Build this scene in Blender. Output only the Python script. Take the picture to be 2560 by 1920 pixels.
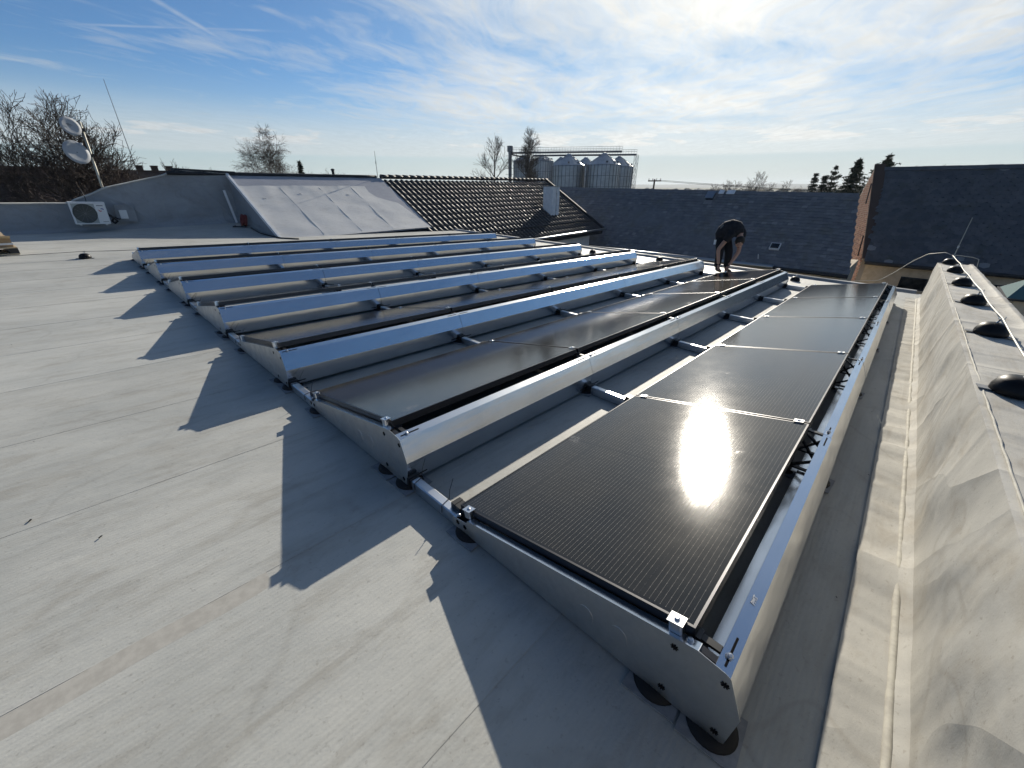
import bpy, bmesh, math, random
from mathutils import Vector, Matrix, noise
R = math.radians
for o in list(bpy.data.objects): bpy.data.objects.remove(o)
sc = bpy.context.scene
col = sc.collection

# ------------------------------------------------------------------ frames
# the flat roof falls about 2.5 degrees; RF carries roof coordinates (rows along X) into the level world
RF = Matrix(((0.9992861657, 0.0003409535, 0.0377762196, 0),
             (0.0004165507, 0.9997990377, -0.0200427233, 0),
             (-0.0377754616, 0.0200441519, 0.9990852048, 0), (0, 0, 0, 1)))

# ------------------------------------------------------------------ camera
cam = bpy.data.cameras.new('camera'); camo = bpy.data.objects.new('camera', cam); col.objects.link(camo)
cam.sensor_width = 36; cam.lens = 14.2744; cam.clip_start = 0.05; cam.clip_end = 12000
yaw, pit = R(43.35), R(-25.95)
fw = Vector((math.cos(yaw)*math.cos(pit), math.sin(yaw)*math.cos(pit), math.sin(pit)))
rt = Vector((math.sin(yaw), -math.cos(yaw), 0)); up = rt.cross(fw)
camo.matrix_world = Matrix(((rt.x, up.x, -fw.x, -0.9006), (rt.y, up.y, -fw.y, -0.1344), (rt.z, up.z, -fw.z, 1.4983), (0, 0, 0, 1)))
sc.camera = camo

# ------------------------------------------------------------------ sun, sky, exposure
sel, saz = R(22.9), R(23.5)
sund = RF.to_3x3() @ Vector((math.cos(sel)*math.cos(saz), math.cos(sel)*math.sin(saz), math.sin(sel)))
sun = bpy.data.lights.new('sun', 'SUN'); suno = bpy.data.objects.new('sun', sun); col.objects.link(suno)
sun.energy = 4.6; sun.angle = R(0.55); sun.color = (1.0, 0.92, 0.79)
suno.rotation_euler = sund.to_track_quat('Z', 'Y').to_euler()
sc.view_settings.view_transform = 'Standard'; sc.view_settings.look = 'None'
sc.view_settings.exposure = 0.5; sc.view_settings.gamma = 1.0
try: sc.view_settings.use_curve_mapping = False
except Exception: pass
sc.cycles.use_denoising = True
sc.cycles.use_adaptive_sampling = True; sc.cycles.adaptive_threshold = .025; sc.cycles.volume_bounces = 0
sc.cycles.max_bounces = 6; sc.cycles.sample_clamp_indirect = 4.0
sc.cycles.caustics_reflective = False; sc.cycles.caustics_refractive = False

class NT:
    """small node-tree helper"""
    def __init__(s, nt): s.nt = nt
    def n(s, t, **kw):
        nd = s.nt.nodes.new(t)
        for k, v in kw.items(): setattr(nd, k, v)
        return nd
    def link(s, a, b): s.nt.links.new(a, b)
    def put(s, sock, v):
        if hasattr(v, 'is_output') or isinstance(v, bpy.types.NodeSocket): s.link(v, sock)
        else:
            try: sock.default_value = v
            except Exception: sock.default_value = (v, v, v) if isinstance(v, (int, float)) else (*v, 1)
    def m(s, op, a, b=None, c=None, clamp=False):
        nd = s.n('ShaderNodeMath', operation=op); nd.use_clamp = clamp
        s.put(nd.inputs[0], a)
        if b is not None: s.put(nd.inputs[1], b)
        if c is not None: s.put(nd.inputs[2], c)
        return nd.outputs[0]
    def vm(s, op, a, b=None):
        nd = s.n('ShaderNodeVectorMath', operation=op); s.put(nd.inputs[0], a)
        if b is not None: s.put(nd.inputs[1], b)
        return nd.outputs['Value'] if op in ('DOT_PRODUCT', 'LENGTH', 'DISTANCE') else nd.outputs[0]
    def xyz(s, x, y, z):
        nd = s.n('ShaderNodeCombineXYZ'); s.put(nd.inputs[0], x); s.put(nd.inputs[1], y); s.put(nd.inputs[2], z); return nd.outputs[0]
    def sep(s, v):
        nd = s.n('ShaderNodeSeparateXYZ'); s.put(nd.inputs[0], v); return nd.outputs
    def noise(s, vec, scale, detail=4, rough=.55, dist=0, out=0):
        nd = s.n('ShaderNodeTexNoise'); s.link(vec, nd.inputs['Vector'])
        nd.inputs['Scale'].default_value = scale; nd.inputs['Detail'].default_value = detail
        nd.inputs['Roughness'].default_value = rough; nd.inputs['Distortion'].default_value = dist
        return nd.outputs[out]
    def ramp(s, f, a, b, c0=0.0, c1=1.0, smooth=True):
        nd = s.n('ShaderNodeMapRange'); nd.interpolation_type = 'SMOOTHSTEP' if smooth else 'LINEAR'
        s.put(nd.inputs[0], f); nd.inputs[1].default_value = a; nd.inputs[2].default_value = b
        nd.inputs[3].default_value = c0; nd.inputs[4].default_value = c1; return nd.outputs[0]
    def mix(s, f, a, b, mode='MIX'):
        nd = s.n('ShaderNodeMix', data_type='RGBA', blend_type=mode)
        s.put(nd.inputs[0], f)
        for i, v in ((6, a), (7, b)):
            if isinstance(v, bpy.types.NodeSocket): s.link(v, nd.inputs[i])
            else: nd.inputs[i].default_value = (*v[:3], 1)
        return nd.outputs[2]
    def bump(s, h, strength=.3, dist=.01):
        nd = s.n('ShaderNodeBump'); nd.inputs['Strength'].default_value = strength; nd.inputs['Distance'].default_value = dist
        s.link(h, nd.inputs['Height']); return nd.outputs[0]
    def mapv(s, v, scale=(1, 1, 1), rot=(0, 0, 0)):
        nd = s.n('ShaderNodeMapping'); s.link(v, nd.inputs[0])
        nd.inputs['Scale'].default_value = scale; nd.inputs['Rotation'].default_value = rot; return nd.outputs[0]

def make_world():
    w = bpy.data.worlds.new('World'); sc.world = w; w.use_nodes = True
    nt = w.node_tree; nt.nodes.clear(); N = NT(nt)
    out = N.n('ShaderNodeOutputWorld'); bg = N.n('ShaderNodeBackground'); N.link(bg.outputs[0], out.inputs[0])
    sky = N.n('ShaderNodeTexSky'); sky.sky_type = 'NISHITA'; sky.sun_disc = False
    sky.sun_elevation = math.asin(sund.z); sky.sun_rotation = math.atan2(sund.x, sund.y)
    sky.air_density = 1.0; sky.dust_density = 0.02; sky.ozone_density = 4.0; sky.altitude = 1200
    STR = 0.070
    d = N.n('ShaderNodeTexCoord').outputs['Generated']
    x, y, z = N.sep(d)[:3]
    zc = N.m('MAXIMUM', z, 0.02)
    px = N.m('DIVIDE', x, zc); py = N.m('DIVIDE', y, zc)
    P = N.xyz(px, py, 0)
    sd = N.vm('DOT_PRODUCT', d, tuple(sund))
    sdc = N.m('MAXIMUM', sd, 0.0)
    near = N.m('POWER', sdc, 5.0)
    def scl(v, f):
        o = N.vm('SCALE', v, None); N.put(o.node.inputs['Scale'], f); return o
    # cirrus: warped streaks in the cloud plane
    warp = N.noise(P, .45, 3, .55, out=1)
    W = N.vm('ADD', P, scl(N.vm('SUBTRACT', warp, (.5, .5, .5)), 1.5))
    stre = N.mapv(N.mapv(W, (1, 1, 1), (0, 0, R(-17))), (.30, 1.15, 1))
    fine = N.noise(stre, 1.7, 10, .66, .25)
    stre2 = N.mapv(N.mapv(W, (1, 1, 1), (0, 0, R(-38))), (.5, 1.8, 1))
    fine2 = N.noise(stre2, 3.1, 8, .62, .5)
    broad = N.noise(N.mapv(W, (.30, .55, 1)), 1.1, 4, .55)
    fib = N.m('ADD', N.m('MULTIPLY', fine, .62), N.m('MULTIPLY', fine2, .45))
    cov = N.m('ADD', N.m('MULTIPLY', broad, .80), N.m('MULTIPLY', near, .36))
    cov = N.m('ADD', N.m('MULTIPLY', fib, 1.0), cov)
    cir = N.m('POWER', N.ramp(cov, .95, 1.36, smooth=False), 1.15)
    cir = N.m('MULTIPLY', N.m('MINIMUM', cir, 1.0), N.ramp(z, .045, .12))
    # contrails: straight trails in the cloud plane
    def trail(ax, ay, bx, by, wd, amt):
        L = math.hypot(bx-ax, by-ay); ux, uy = (bx-ax)/L, (by-ay)/L
        rx = N.m('SUBTRACT', px, ax); ry = N.m('SUBTRACT', py, ay)
        t = N.m('ADD', N.m('MULTIPLY', rx, ux), N.m('MULTIPLY', ry, uy))
        s_ = N.m('ABSOLUTE', N.m('SUBTRACT', N.m('MULTIPLY', ry, ux), N.m('MULTIPLY', rx, uy)))
        f = N.ramp(s_, wd, 0.0)
        f = N.m('MULTIPLY', f, N.m('MULTIPLY', N.ramp(t, -.15, .2), N.ramp(t, L+.1, L-.3)))
        return N.m('MULTIPLY', f, N.m('MULTIPLY', N.ramp(N.noise(P, 5, 3), .25, .6, .45, 1), amt))
    tr = N.m('MAXIMUM', trail(.45, 3.28, 1.37, 4.32, .045, .40), trail(.50, 4.68, 1.60, 3.73, .045, .24))
    tr = N.m('MAXIMUM', tr, trail(3.15, 4.38, 3.47, 3.62, .07, .55))
    # low cloud bank near the horizon, stretched level
    hv = N.xyz(N.m('ARCTAN2', y, x), N.m('MULTIPLY', z, 6.0), 0)
    bank = N.noise(hv, 7.0, 9, .62, .2)
    bk = N.ramp(N.m('ADD', bank, N.m('MULTIPLY', near, .12)), .50, .62)
    bk = N.m('MULTIPLY', bk, N.m('MULTIPLY', N.ramp(z, .062, .080), N.ramp(z, .125, .085)))
    edge = N.m('ADD', z, N.m('MULTIPLY', N.m('SUBTRACT', N.noise(hv, 3.0, 3), .5), .012))
    thin = N.m('MULTIPLY', N.ramp(edge, .052, .060), N.ramp(edge, .15, .07))
    bk = N.m('MAXIMUM', bk, N.m('MULTIPLY', thin, .55))
    cl = N.m('MAXIMUM', N.m('MAXIMUM', cir, tr), bk)
    cl = N.m('MULTIPLY', cl, .93)
    # clouds scatter sunlight forward: brighter towards the sun; dense cores a little greyer
    g1 = N.m('POWER', sdc, 7.0); g2 = N.m('POWER', sdc, 34.0)
    lum = N.m('ADD', N.m('ADD', .50, N.m('MULTIPLY', g1, .24)), N.m('MULTIPLY', g2, .06))
    lum = N.m('MULTIPLY', lum, N.ramp(fine2, .25, .75, 1.08, .86))
    ccol = N.mix(g1, (.93, .98, 1.0), (1.0, .985, .93))
    cc = scl(ccol, lum)
    sk = scl(sky.outputs[0], STR)
    # thin high veil round the sun holds the aureole back
    sk = N.mix(N.m('MULTIPLY', N.m('POWER', sdc, 8.0), .55), sk, (.56, .60, .61))
    sk = N.mix(1.0, sk, (.68, .88, 1.0), 'MULTIPLY')
    # ground haze paling the lowest sky, and the aureole round the sun
    hz = N.m('MULTIPLY', N.ramp(z, .20, 0.0), .90)
    sk = N.mix(hz, sk, N.mix(N.m('POWER', sdc, 3.0), (.33, .40, .41), (.50, .51, .48)))
    veil = N.m('MULTIPLY', N.m('POWER', sdc, 16.0), .0)
    skv = N.mix(veil, sk, (.75, .74, .70))
    fin = N.mix(cl, skv, cc)
    N.link(fin, bg.inputs[0]); bg.inputs[1].default_value = 1.0
make_world()

# ------------------------------------------------------------------ materials
def mat(name, color, rough=.6, metal=0.0, spec=.5, build=None):
    m = bpy.data.materials.new(name); m.use_nodes = True
    nt = m.node_tree; b = nt.nodes['Principled BSDF']
    b.inputs['Base Color'].default_value = (*color, 1); b.inputs['Roughness'].default_value = rough
    b.inputs['Metallic'].default_value = metal; b.inputs['Specular IOR Level'].default_value = spec
    if build: build(NT(nt), b)
    return m
def objc(N): return N.n('ShaderNodeTexCoord').outputs['Object']
def geo(N): return N.n('ShaderNodeNewGeometry').outputs['Position']
def vary(c0, c1, scale=6, lo=.35, hi=.65, bump=None, rough=None, world=False, mp=(1, 1, 1)):
    def f(N, b):
        v = N.mapv(geo(N) if world else objc(N), mp)
        n = N.noise(v, scale, 6, .6)
        N.link(N.mix(N.ramp(n, lo, hi), c0, c1), b.inputs['Base Color'])
        if rough: N.link(N.ramp(n, lo, hi, rough[0], rough[1]), b.inputs['Roughness'])
        if bump: N.link(N.bump(N.noise(v, bump[0], 4, .6), bump[1], bump[2]), b.inputs['Normal'])
    return f

def pieces(c0, c1, scale, moss=None, rough=None):
    def f(N, b):
        r = N.n('ShaderNodeNewGeometry').outputs['Random Per Island']; v = geo(N)
        c = N.mix(r, c0, c1)
        n = N.noise(v, scale, 6, .65)
        c = N.mix(1.0, c, N.xyz(*[N.ramp(n, .3, .7, .86, 1.12)]*3), 'MULTIPLY')
        if moss: c = N.mix(N.m('MULTIPLY', N.ramp(N.noise(v, scale*.35, 7, .7), .52, .66), .55), c, moss)
        N.link(c, b.inputs['Base Color'])
        if rough: N.link(N.ramp(r, 0, 1, rough[0], rough[1], False), b.inputs['Roughness'])
    return f
def membrane(tint, tint2, dirt, weave=1.0, folds=0):
    def f(N, b):
        v = geo(N)
        big = N.noise(N.mapv(v, (.55, 1.0, 1)), 1.1, 7, .65)
        mid = N.noise(N.mapv(v, (.8, 2.2, 1)), 3.2, 8, .68, .4)
        streak = N.noise(N.mapv(v, (.5, 7, 2)), 1.6, 6, .6)
        spk = N.noise(v, 55, 3, .6)
        c = N.mix(N.ramp(big, .36, .64), tint, tint2)
        c = N.mix(N.m('MULTIPLY', N.ramp(mid, .48, .70), .45), c, dirt)
        c = N.mix(N.m('MULTIPLY', N.ramp(streak, .52, .72), .26), c, dirt)
        c = N.mix(N.m('MULTIPLY', N.ramp(spk, .60, .72), .30), c, tuple(k*.6 for k in dirt))
        ring = N.noise(N.mapv(v, (.7, 1, 1)), .9, 3, .5)
        rl_ = N.m('ABSOLUTE', N.m('SUBTRACT', N.m('FRACT', N.m('MULTIPLY', ring, 7.0)), .5))
        c = N.mix(N.m('MULTIPLY', N.m('MULTIPLY', N.ramp(rl_, .06, .0), N.ramp(big, .42, .60)), .22), c, tuple(k*.75 for k in dirt))
        c = N.mix(N.m('MULTIPLY', N.ramp(N.noise(N.mapv(v, (.35, 14, 3)), 1.3, 4, .55), .57, .68), .14), c, tuple(k*.85 for k in dirt))
        c = N.mix(N.m('MULTIPLY', N.ramp(N.noise(N.mapv(v, (1, 1, 1), (0, 0, .5)), 9, 6, .75, 1.2), .60, .75), .22), c, tuple(min(1, k*1.35) for k in tint))
        inf = N.n('ShaderNodeObjectInfo').outputs['Random']
        c = N.mix(1.0, c, N.xyz(*[N.ramp(inf, 0, 1, .92, 1.06, False)]*3), 'MULTIPLY')
        N.link(c, b.inputs['Base Color'])
        wv = N.n('ShaderNodeTexWave'); wv.wave_type = 'BANDS'; wv.bands_direction = 'Y'
        N.link(v, wv.inputs['Vector']); wv.inputs['Scale'].default_value = 17; wv.inputs['Distortion'].default_value = 1.2
        wv.inputs['Detail'].default_value = 1; wv.inputs['Detail Scale'].default_value = 6
        h = N.m('ADD', N.m('MULTIPLY', wv.outputs[1], .32*weave), N.m('MULTIPLY', N.noise(v, 170, 3, .6), .35))
        h2 = N.noise(N.mapv(v, (1, 2.5, 1)), 5, 5, .55)
        bn = N.n('ShaderNodeBump'); bn.inputs['Strength'].default_value = .35; bn.inputs['Distance'].default_value = .012
        N.link(h2, bn.inputs['Height'])
        if folds:
            fv = N.mapv(v, (1, 1, 1), (0, R(38), 0))
            f1 = N.noise(N.mapv(fv, (1.5, .4, .35)), 1.3, 1, .4, .5)
            f1 = N.m('POWER', N.m('SUBTRACT', 1.0, N.m('ABSOLUTE', N.m('MULTIPLY', N.m('SUBTRACT', f1, .5), 5.0)), clamp=True), 2.0)
            f2 = N.noise(N.mapv(v, (2.2, .5, .6)), 1.3, 2, .45, .6)
            hh = N.m('ADD', N.m('MULTIPLY', f1, .30), f2)
            bf = N.n('ShaderNodeBump'); bf.inputs['Strength'].default_value = .45; bf.inputs['Distance'].default_value = folds
            N.link(hh, bf.inputs['Height']); N.link(bf.outputs[0], bn.inputs['Normal'])
        b2 = N.n('ShaderNodeBump'); b2.inputs['Strength'].default_value = .30; b2.inputs['Distance'].default_value = .003
        N.link(h, b2.inputs['Height']); N.link(bn.outputs[0], b2.inputs['Normal'])
        N.link(b2.outputs[0], b.inputs['Normal'])
    return f
M = {}
M['roof'] = mat('roof_membrane', (.4, .4, .39), .64, 0, .40, membrane((.455, .455, .42), (.375, .38, .355), (.27, .25, .21)))
M['parapet'] = mat('parapet_membrane', (.4, .4, .38), .82, 0, .18, membrane((.50, .485, .44), (.41, .40, .365), (.30, .26, .20), .2, .05))
M['wallmem'] = mat('wall_membrane', (.3, .32, .34), .7, 0, .3, membrane((.30, .315, .33), (.25, .265, .28), (.2, .2, .2), .2, .16))
M['ramp'] = mat('white_membrane', (.6, .6, .6), .6, 0, .35, membrane((.66, .65, .62), (.60, .595, .575), (.50, .48, .44), .2))
M['ramp2'] = mat('grey_underlay', (.4, .42, .46), .55, 0, .35, membrane((.36, .37, .41), (.32, .335, .37), (.28, .28, .30), .2))
M['bead'] = mat('membrane_bead', (.48, .46, .40), .75, 0, .25, vary((.50, .48, .41), (.40, .38, .33), 20))
def brushed(N, b):
    v = objc(N)
    n = N.noise(N.mapv(v, (1.2, 1, 1)), 2, 2, .5)
    s = N.noise(v, 3.0, 5, .6)
    N.link(N.m('ADD', N.ramp(n, .3, .7, .0, .02), N.ramp(s, .3, .7, .17, .20)), b.inputs['Roughness'])
    g_ = geo(N)
    N.link(N.bump(N.noise(N.mapv(g_, (1.3, 5, 5)), 1.6, 2, .45), .10, .03), b.inputs['Normal'])
    N.link(N.mix(N.ramp(s, .3, .7), (.74, .75, .76), (.70, .71, .72)), b.inputs['Base Color'])
M['alu'] = mat('aluminium_sheet', (.75, .76, .78), .28, 1.0, .5, brushed)
M['rail'] = mat('aluminium_extrusion', (.72, .73, .74), .32, 1.0)
M['zinc'] = mat('coated_steel', (.55, .56, .56), .42, 1.0, .5, vary((.60, .61, .60), (.50, .51, .51), 9, rough=(.38, .48)))
M['bolt'] = mat('bolt_steel', (.6, .6, .6), .3, 1.0)
M['clamp'] = mat('cast_clamp', (.7, .7, .7), .28, 1.0)
M['black'] = mat('black_plastic', (.014, .014, .015), .42)
M['rubber'] = mat('black_rubber', (.010, .010, .011), .7, 0, .3)
M['slot'] = mat('slot_shadow', (.006, .006, .007), .9, 0, .1)
M['frame'] = mat('anodised_frame', (.06, .06, .064), .36, 1.0)
M['pad'] = mat('protection_mat', (.26, .27, .28), .85, 0, .2, vary((.28, .29, .30), (.22, .23, .24), 30))
M['cable'] = mat('cable', (.012, .012, .013), .5)
M['wire'] = mat('conductor_wire', (.46, .45, .39), .55, .3)
PL, PW = 1.702, 1.079      # module length and slope width
def glass_cells(N, b):
    v = objc(N); x, y, z = N.sep(v)[:3]
    # wires: 60 across the module
    fy = N.m('FRACT', N.m('DIVIDE', N.m('ADD', y, .0), PW/60))
    ln = N.m('LESS_THAN', N.m('ABSOLUTE', N.m('SUBTRACT', fy, .5)), .028)
    fx = N.m('FRACT', N.m('DIVIDE', x, .0455))
    dot = N.m('LESS_THAN', N.m('ABSOLUTE', N.m('SUBTRACT', fx, .5)), .05)
    dot = N.m('MULTIPLY', dot, N.m('LESS_THAN', N.m('ABSOLUTE', N.m('SUBTRACT', fy, .5)), .07))
    ln = N.m('MAXIMUM', ln, dot)
    # gaps between cell rows and the middle gap of the half-cut module
    gy = N.m('FRACT', N.m('DIVIDE', N.m('SUBTRACT', y, .012), (PW-.024)/6))
    gap = N.m('GREATER_THAN', N.m('ABSOLUTE', N.m('SUBTRACT', gy, .5)), .4925)
    midg = N.m('LESS_THAN', N.m('ABSOLUTE', N.m('SUBTRACT', x, PL/2)), .007)
    edge = N.m('MAXIMUM', N.m('LESS_THAN', x, .022), N.m('GREATER_THAN', x, PL-.022))
    nogrid = N.m('MAXIMUM', N.m('MAXIMUM', midg, edge), gap)
    ln = N.m('MULTIPLY', ln, N.m('SUBTRACT', 1.0, nogrid))
    dust = N.noise(v, 7, 7, .7)
    base = N.mix(N.ramp(dust, .35, .75), (.006, .0055, .0055), (.013, .0118, .0105))
    base = N.mix(nogrid, base, (.004, .004, .005))
    smear = N.n('ShaderNodeObjectInfo').outputs['Random']
    sv = N.vm('ADD', v, N.xyz(N.m('MULTIPLY', smear, 31), N.m('MULTIPLY', smear, 17), 0))
    sm = N.m('MULTIPLY', N.ramp(N.noise(sv, 4.0, 2, .5), .70, .76), N.ramp(N.noise(sv, 34, 5, .7), .42, .62))
    base = N.mix(N.m('MULTIPLY', sm, .20), base, (.5, .48, .45))
    base = N.mix(N.m('MULTIPLY', ln, .55), base, (.32, .29, .25))
    N.link(base, b.inputs['Base Color'])
    N.link(N.m('MULTIPLY', ln, .35), b.inputs['Metallic'])
    N.link(N.m('ADD', N.ramp(dust, .3, .7, .080, .092), N.m('MULTIPLY', sm, .12)), b.inputs['Roughness'])
    b.inputs['IOR'].default_value = 1.46
    b.inputs['Coat Weight'].default_value = .12; b.inputs['Coat Roughness'].default_value = .075; b.inputs['Coat IOR'].default_value = 1.5
    tx = N.noise(v, 420, 2, .5)
    N.link(N.bump(tx, .10, .0012), b.inputs['Normal'])
M['cells'] = mat('solar_glass', (.01, .01, .012), .13, 0, .5, glass_cells)
M['slate'] = mat('slate', (.05, .055, .065), .62, 0, .35, pieces((.105, .112, .124), (.165, .168, .176), 3.0, (.11, .11, .088), (.45, .75)))
M['slateB'] = mat('dark_slate', (.05, .055, .065), .6, 0, .35, pieces((.055, .062, .072), (.095, .10, .108), 3.0, (.06, .062, .05), (.45, .75)))
M['slatelight'] = mat('pale_slate', (.20, .205, .21), .7, 0, .3)
M['tile'] = mat('glazed_tile', (.03, .03, .033), .42, 0, .42, pieces((.022, .022, .025), (.055, .051, .050), 5, (.06, .055, .048), (.46, .70)))
M['dark'] = mat('dark_metal', (.03, .033, .038), .7, 0, .2)
M['white'] = mat('white_paint', (.72, .73, .74), .45, 0, .4, vary((.74, .75, .76), (.64, .65, .66), 4))
M['cream'] = mat('cream_plaster', (.50, .42, .31), .85, 0, .2, vary((.52, .44, .33), (.42, .35, .26), 3, world=True))
M['brick'] = mat('red_brick', (.32, .15, .09), .85, 0, .2, pieces((.40, .20, .12), (.20, .09, .065), 6))
M['mortar'] = mat('mortar', (.34, .30, .25), .9, 0, .2)
M['winglass'] = mat('window_glass', (.012, .014, .016), .08, 0, .6)
M['gut'] = mat('gutter_zinc', (.30, .32, .34), .4, .9)
M['silo'] = mat('galvanised_silo', (.42, .44, .46), .48, .75, .5, vary((.44, .46, .48), (.36, .38, .40), .9))
M['silod'] = mat('silo_steel', (.16, .17, .18), .5, .6)
M['skin'] = mat('skin', (.42, .24, .17), .55, 0, .4)
M['shirt'] = mat('dark_shirt', (.022, .022, .026), .85, 0, .2, vary((.026, .026, .030), (.016, .016, .019), 14))
M['trouser'] = mat('dark_trousers', (.014, .015, .018), .85, 0, .2)
M['patch'] = mat('grey_patch', (.16, .165, .17), .8, 0, .2)
M['hair'] = mat('dark_hair', (.018, .013, .010), .6, 0, .3)
M['boot'] = mat('boot', (.020, .017, .015), .55)
M['bark'] = mat('bark', (.085, .072, .058), .9, 0, .2, vary((.10, .085, .07), (.06, .05, .042), 3, world=True))
M['twig'] = mat('twig', (.085, .066, .055), .85, 0, .25)
M['birch'] = mat('birch_bark', (.30, .28, .26), .8, 0, .2, vary((.34, .32, .30), (.12, .11, .10), 2.5, world=True))
M['needle'] = mat('conifer_needles', (.030, .042, .026), .8, 0, .2, vary((.035, .05, .03), (.02, .03, .02), 2, world=True))
M['grass'] = mat('field', (.09, .10, .05), .95, 0, .1, vary((.05, .06, .028), (.075, .065, .042), .02, world=True))
M['hill'] = mat('far_woods', (.035, .042, .036), .95, 0, .1, vary((.032, .04, .034), (.05, .055, .045), .01, world=True))
M['card'] = mat('cardboard', (.36, .25, .15), .85, 0, .2, vary((.38, .27, .16), (.30, .21, .13), 8))
M['wood'] = mat('pallet_wood', (.50, .40, .26), .8, 0, .2, vary((.54, .44, .30), (.40, .31, .20), 10, mp=(1, 8, 8)))
M['red'] = mat('red_print', (.45, .05, .06), .5)
M['blue'] = mat('blue_print', (.03, .06, .28), .5)
M['grille'] = mat('fan_grille', (.055, .065, .06), .55)
M['acwhite'] = mat('unit_white', (.70, .71, .70), .4)
M['hose'] = mat('hose_pipe', (.20, .045, .04), .55)
M['rooftile'] = mat('brown_roof', (.075, .05, .04), .85, 0, .2)
M['dish'] = mat('dish_grey', (.36, .38, .40), .7, 0)
M['greenroof'] = mat('green_sheet', (.05, .12, .13), .85, 0, .2)
M['pole'] = mat('pole_wood', (.10, .075, .055), .9, 0, .2)

# ------------------------------------------------------------------ mesh builder
class MB:
    def __init__(s): s.v = []; s.f = []
    def add(s, vs, fs, mtx=None):
        o = len(s.v)
        s.v += [tuple(mtx @ Vector(v)) if mtx else tuple(v) for v in vs]
        s.f += [tuple(i+o for i in f) for f in fs]; return s
    def box(s, x0, x1, y0, y1, z0, z1, mtx=None):
        vs = [(x0,y0,z0),(x1,y0,z0),(x1,y1,z0),(x0,y1,z0),(x0,y0,z1),(x1,y0,z1),(x1,y1,z1),(x0,y1,z1)]
        return s.add(vs, [(0,3,2,1),(4,5,6,7),(0,1,5,4),(1,2,6,5),(2,3,7,6),(3,0,4,7)], mtx)
    def cbox(s, x0, x1, y0, y1, z0, z1, c, mtx=None):
        """box with the four z edges chamfered by c"""
        p = [(x0+c,y0),(x1-c,y0),(x1,y0+c),(x1,y1-c),(x1-c,y1),(x0+c,y1),(x0,y1-c),(x0,y0+c)]
        vs = [(a,b,z0) for a,b in p]+[(a,b,z1) for a,b in p]
        fs = [tuple(range(7,-1,-1)), tuple(range(8,16))]+[(i,(i+1)%8,8+(i+1)%8,8+i) for i in range(8)]
        return s.add(vs, fs, mtx)
    def prism(s, prof, x0, x1, mtx=None, caps=True):
        """closed profile of (y,z) points swept along x"""
        n = len(prof)
        vs = [(x0,a,b) for a,b in prof]+[(x1,a,b) for a,b in prof]
        fs = [(i,(i+1)%n,n+(i+1)%n,n+i) for i in range(n)]
        if caps: fs += [tuple(range(n-1,-1,-1)), tuple(range(n,2*n))]
        return s.add(vs, fs, mtx)
    def tube(s, pts, r, n=8, mtx=None, caps=True):
        pts = [Vector(p) for p in pts]; rs = r if isinstance(r, (list, tuple)) else [r]*len(pts)
        vs, fs = [], []
        pu = None
        for i, p in enumerate(pts):
            t = (pts[min(i+1,len(pts)-1)]-pts[max(i-1,0)])
            t = t.normalized() if t.length > 1e-9 else Vector((0,0,1))
            if pu is None:
                pu = t.cross(Vector((0,0,1)) if abs(t.z) < .9 else Vector((1,0,0))).normalized()
            else:
                pu = pu - t*pu.dot(t)
                pu = pu.normalized() if pu.length > 1e-6 else t.orthogonal().normalized()
            w = t.cross(pu)
            for k in range(n):
                a = 2*math.pi*k/n; vs.append(p+(pu*math.cos(a)+w*math.sin(a))*rs[i])
        for i in range(len(pts)-1):
            for k in range(n):
                fs.append((i*n+k, i*n+(k+1)%n, (i+1)*n+(k+1)%n, (i+1)*n+k))
        if caps: fs += [tuple(range(n-1,-1,-1)), tuple(range((len(pts)-1)*n, len(pts)*n))]
        return s.add(vs, fs, mtx)
    def lathe(s, prof, n=24, mtx=None):
        """(r,z) profile turned about z"""
        vs, fs = [], []
        for r, z in prof:
            for k in range(n):
                a = 2*math.pi*k/n; vs.append((r*math.cos(a), r*math.sin(a), z))
        for i in range(len(prof)-1):
            for k in range(n): fs.append((i*n+k, i*n+(k+1)%n, (i+1)*n+(k+1)%n, (i+1)*n+k))
        fs.append(tuple(range(n-1,-1,-1))); fs.append(tuple(range((len(prof)-1)*n, len(prof)*n)))
        return s.add(vs, fs, mtx)
    def grid(s, nu, nv, fn, flip=False):
        o = len(s.v)
        for i in range(nu+1):
            for j in range(nv+1): s.v.append(tuple(fn(i/nu, j/nv)))
        for i in range(nu):
            for j in range(nv):
                q = (o+i*(nv+1)+j, o+(i+1)*(nv+1)+j, o+(i+1)*(nv+1)+j+1, o+i*(nv+1)+j+1)
                s.f.append(q[::-1] if flip else q)
        return s
    def mesh(s, name, m, smooth=False):
        me = bpy.data.meshes.new(name); me.from_pydata(s.v, [], s.f); me.update()
        me.materials.append(M[m])
        if smooth: me.polygons.foreach_set('use_smooth', [True]*len(me.polygons))
        return me
    def build(s, name, m, parent=None, smooth=False, bevel=0):
        return mobj(name, s.mesh(name, m, smooth), parent, bevel)
def mobj(name, me, parent=None, bevel=0):
    o = bpy.data.objects.new(name, me); col.objects.link(o)
    if parent: o.parent = parent
    if bevel:
        b = o.modifiers.new('bevel', 'BEVEL'); b.width = bevel; b.segments = 2; b.limit_method = 'ANGLE'
    return o
def T(x, y, z, rz=0): return Matrix.Translation((x, y, z)) @ Matrix.Rotation(rz, 4, 'Z')
def tag(o, label=None, cat=None, group=None, kind=None):
    if label: o['label'] = label
    if cat: o['category'] = cat
    if group: o['group'] = group
    if kind: o['kind'] = kind
    return o
def thing(name, label, cat, loc=(0,0,0), rz=0, group=None, roof=True):
    o = bpy.data.objects.new(name, None); col.objects.link(o); o.empty_display_size = .1
    o.matrix_world = (RF if roof else Matrix()) @ T(*loc, rz)
    return tag(o, label, cat, group)
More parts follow.
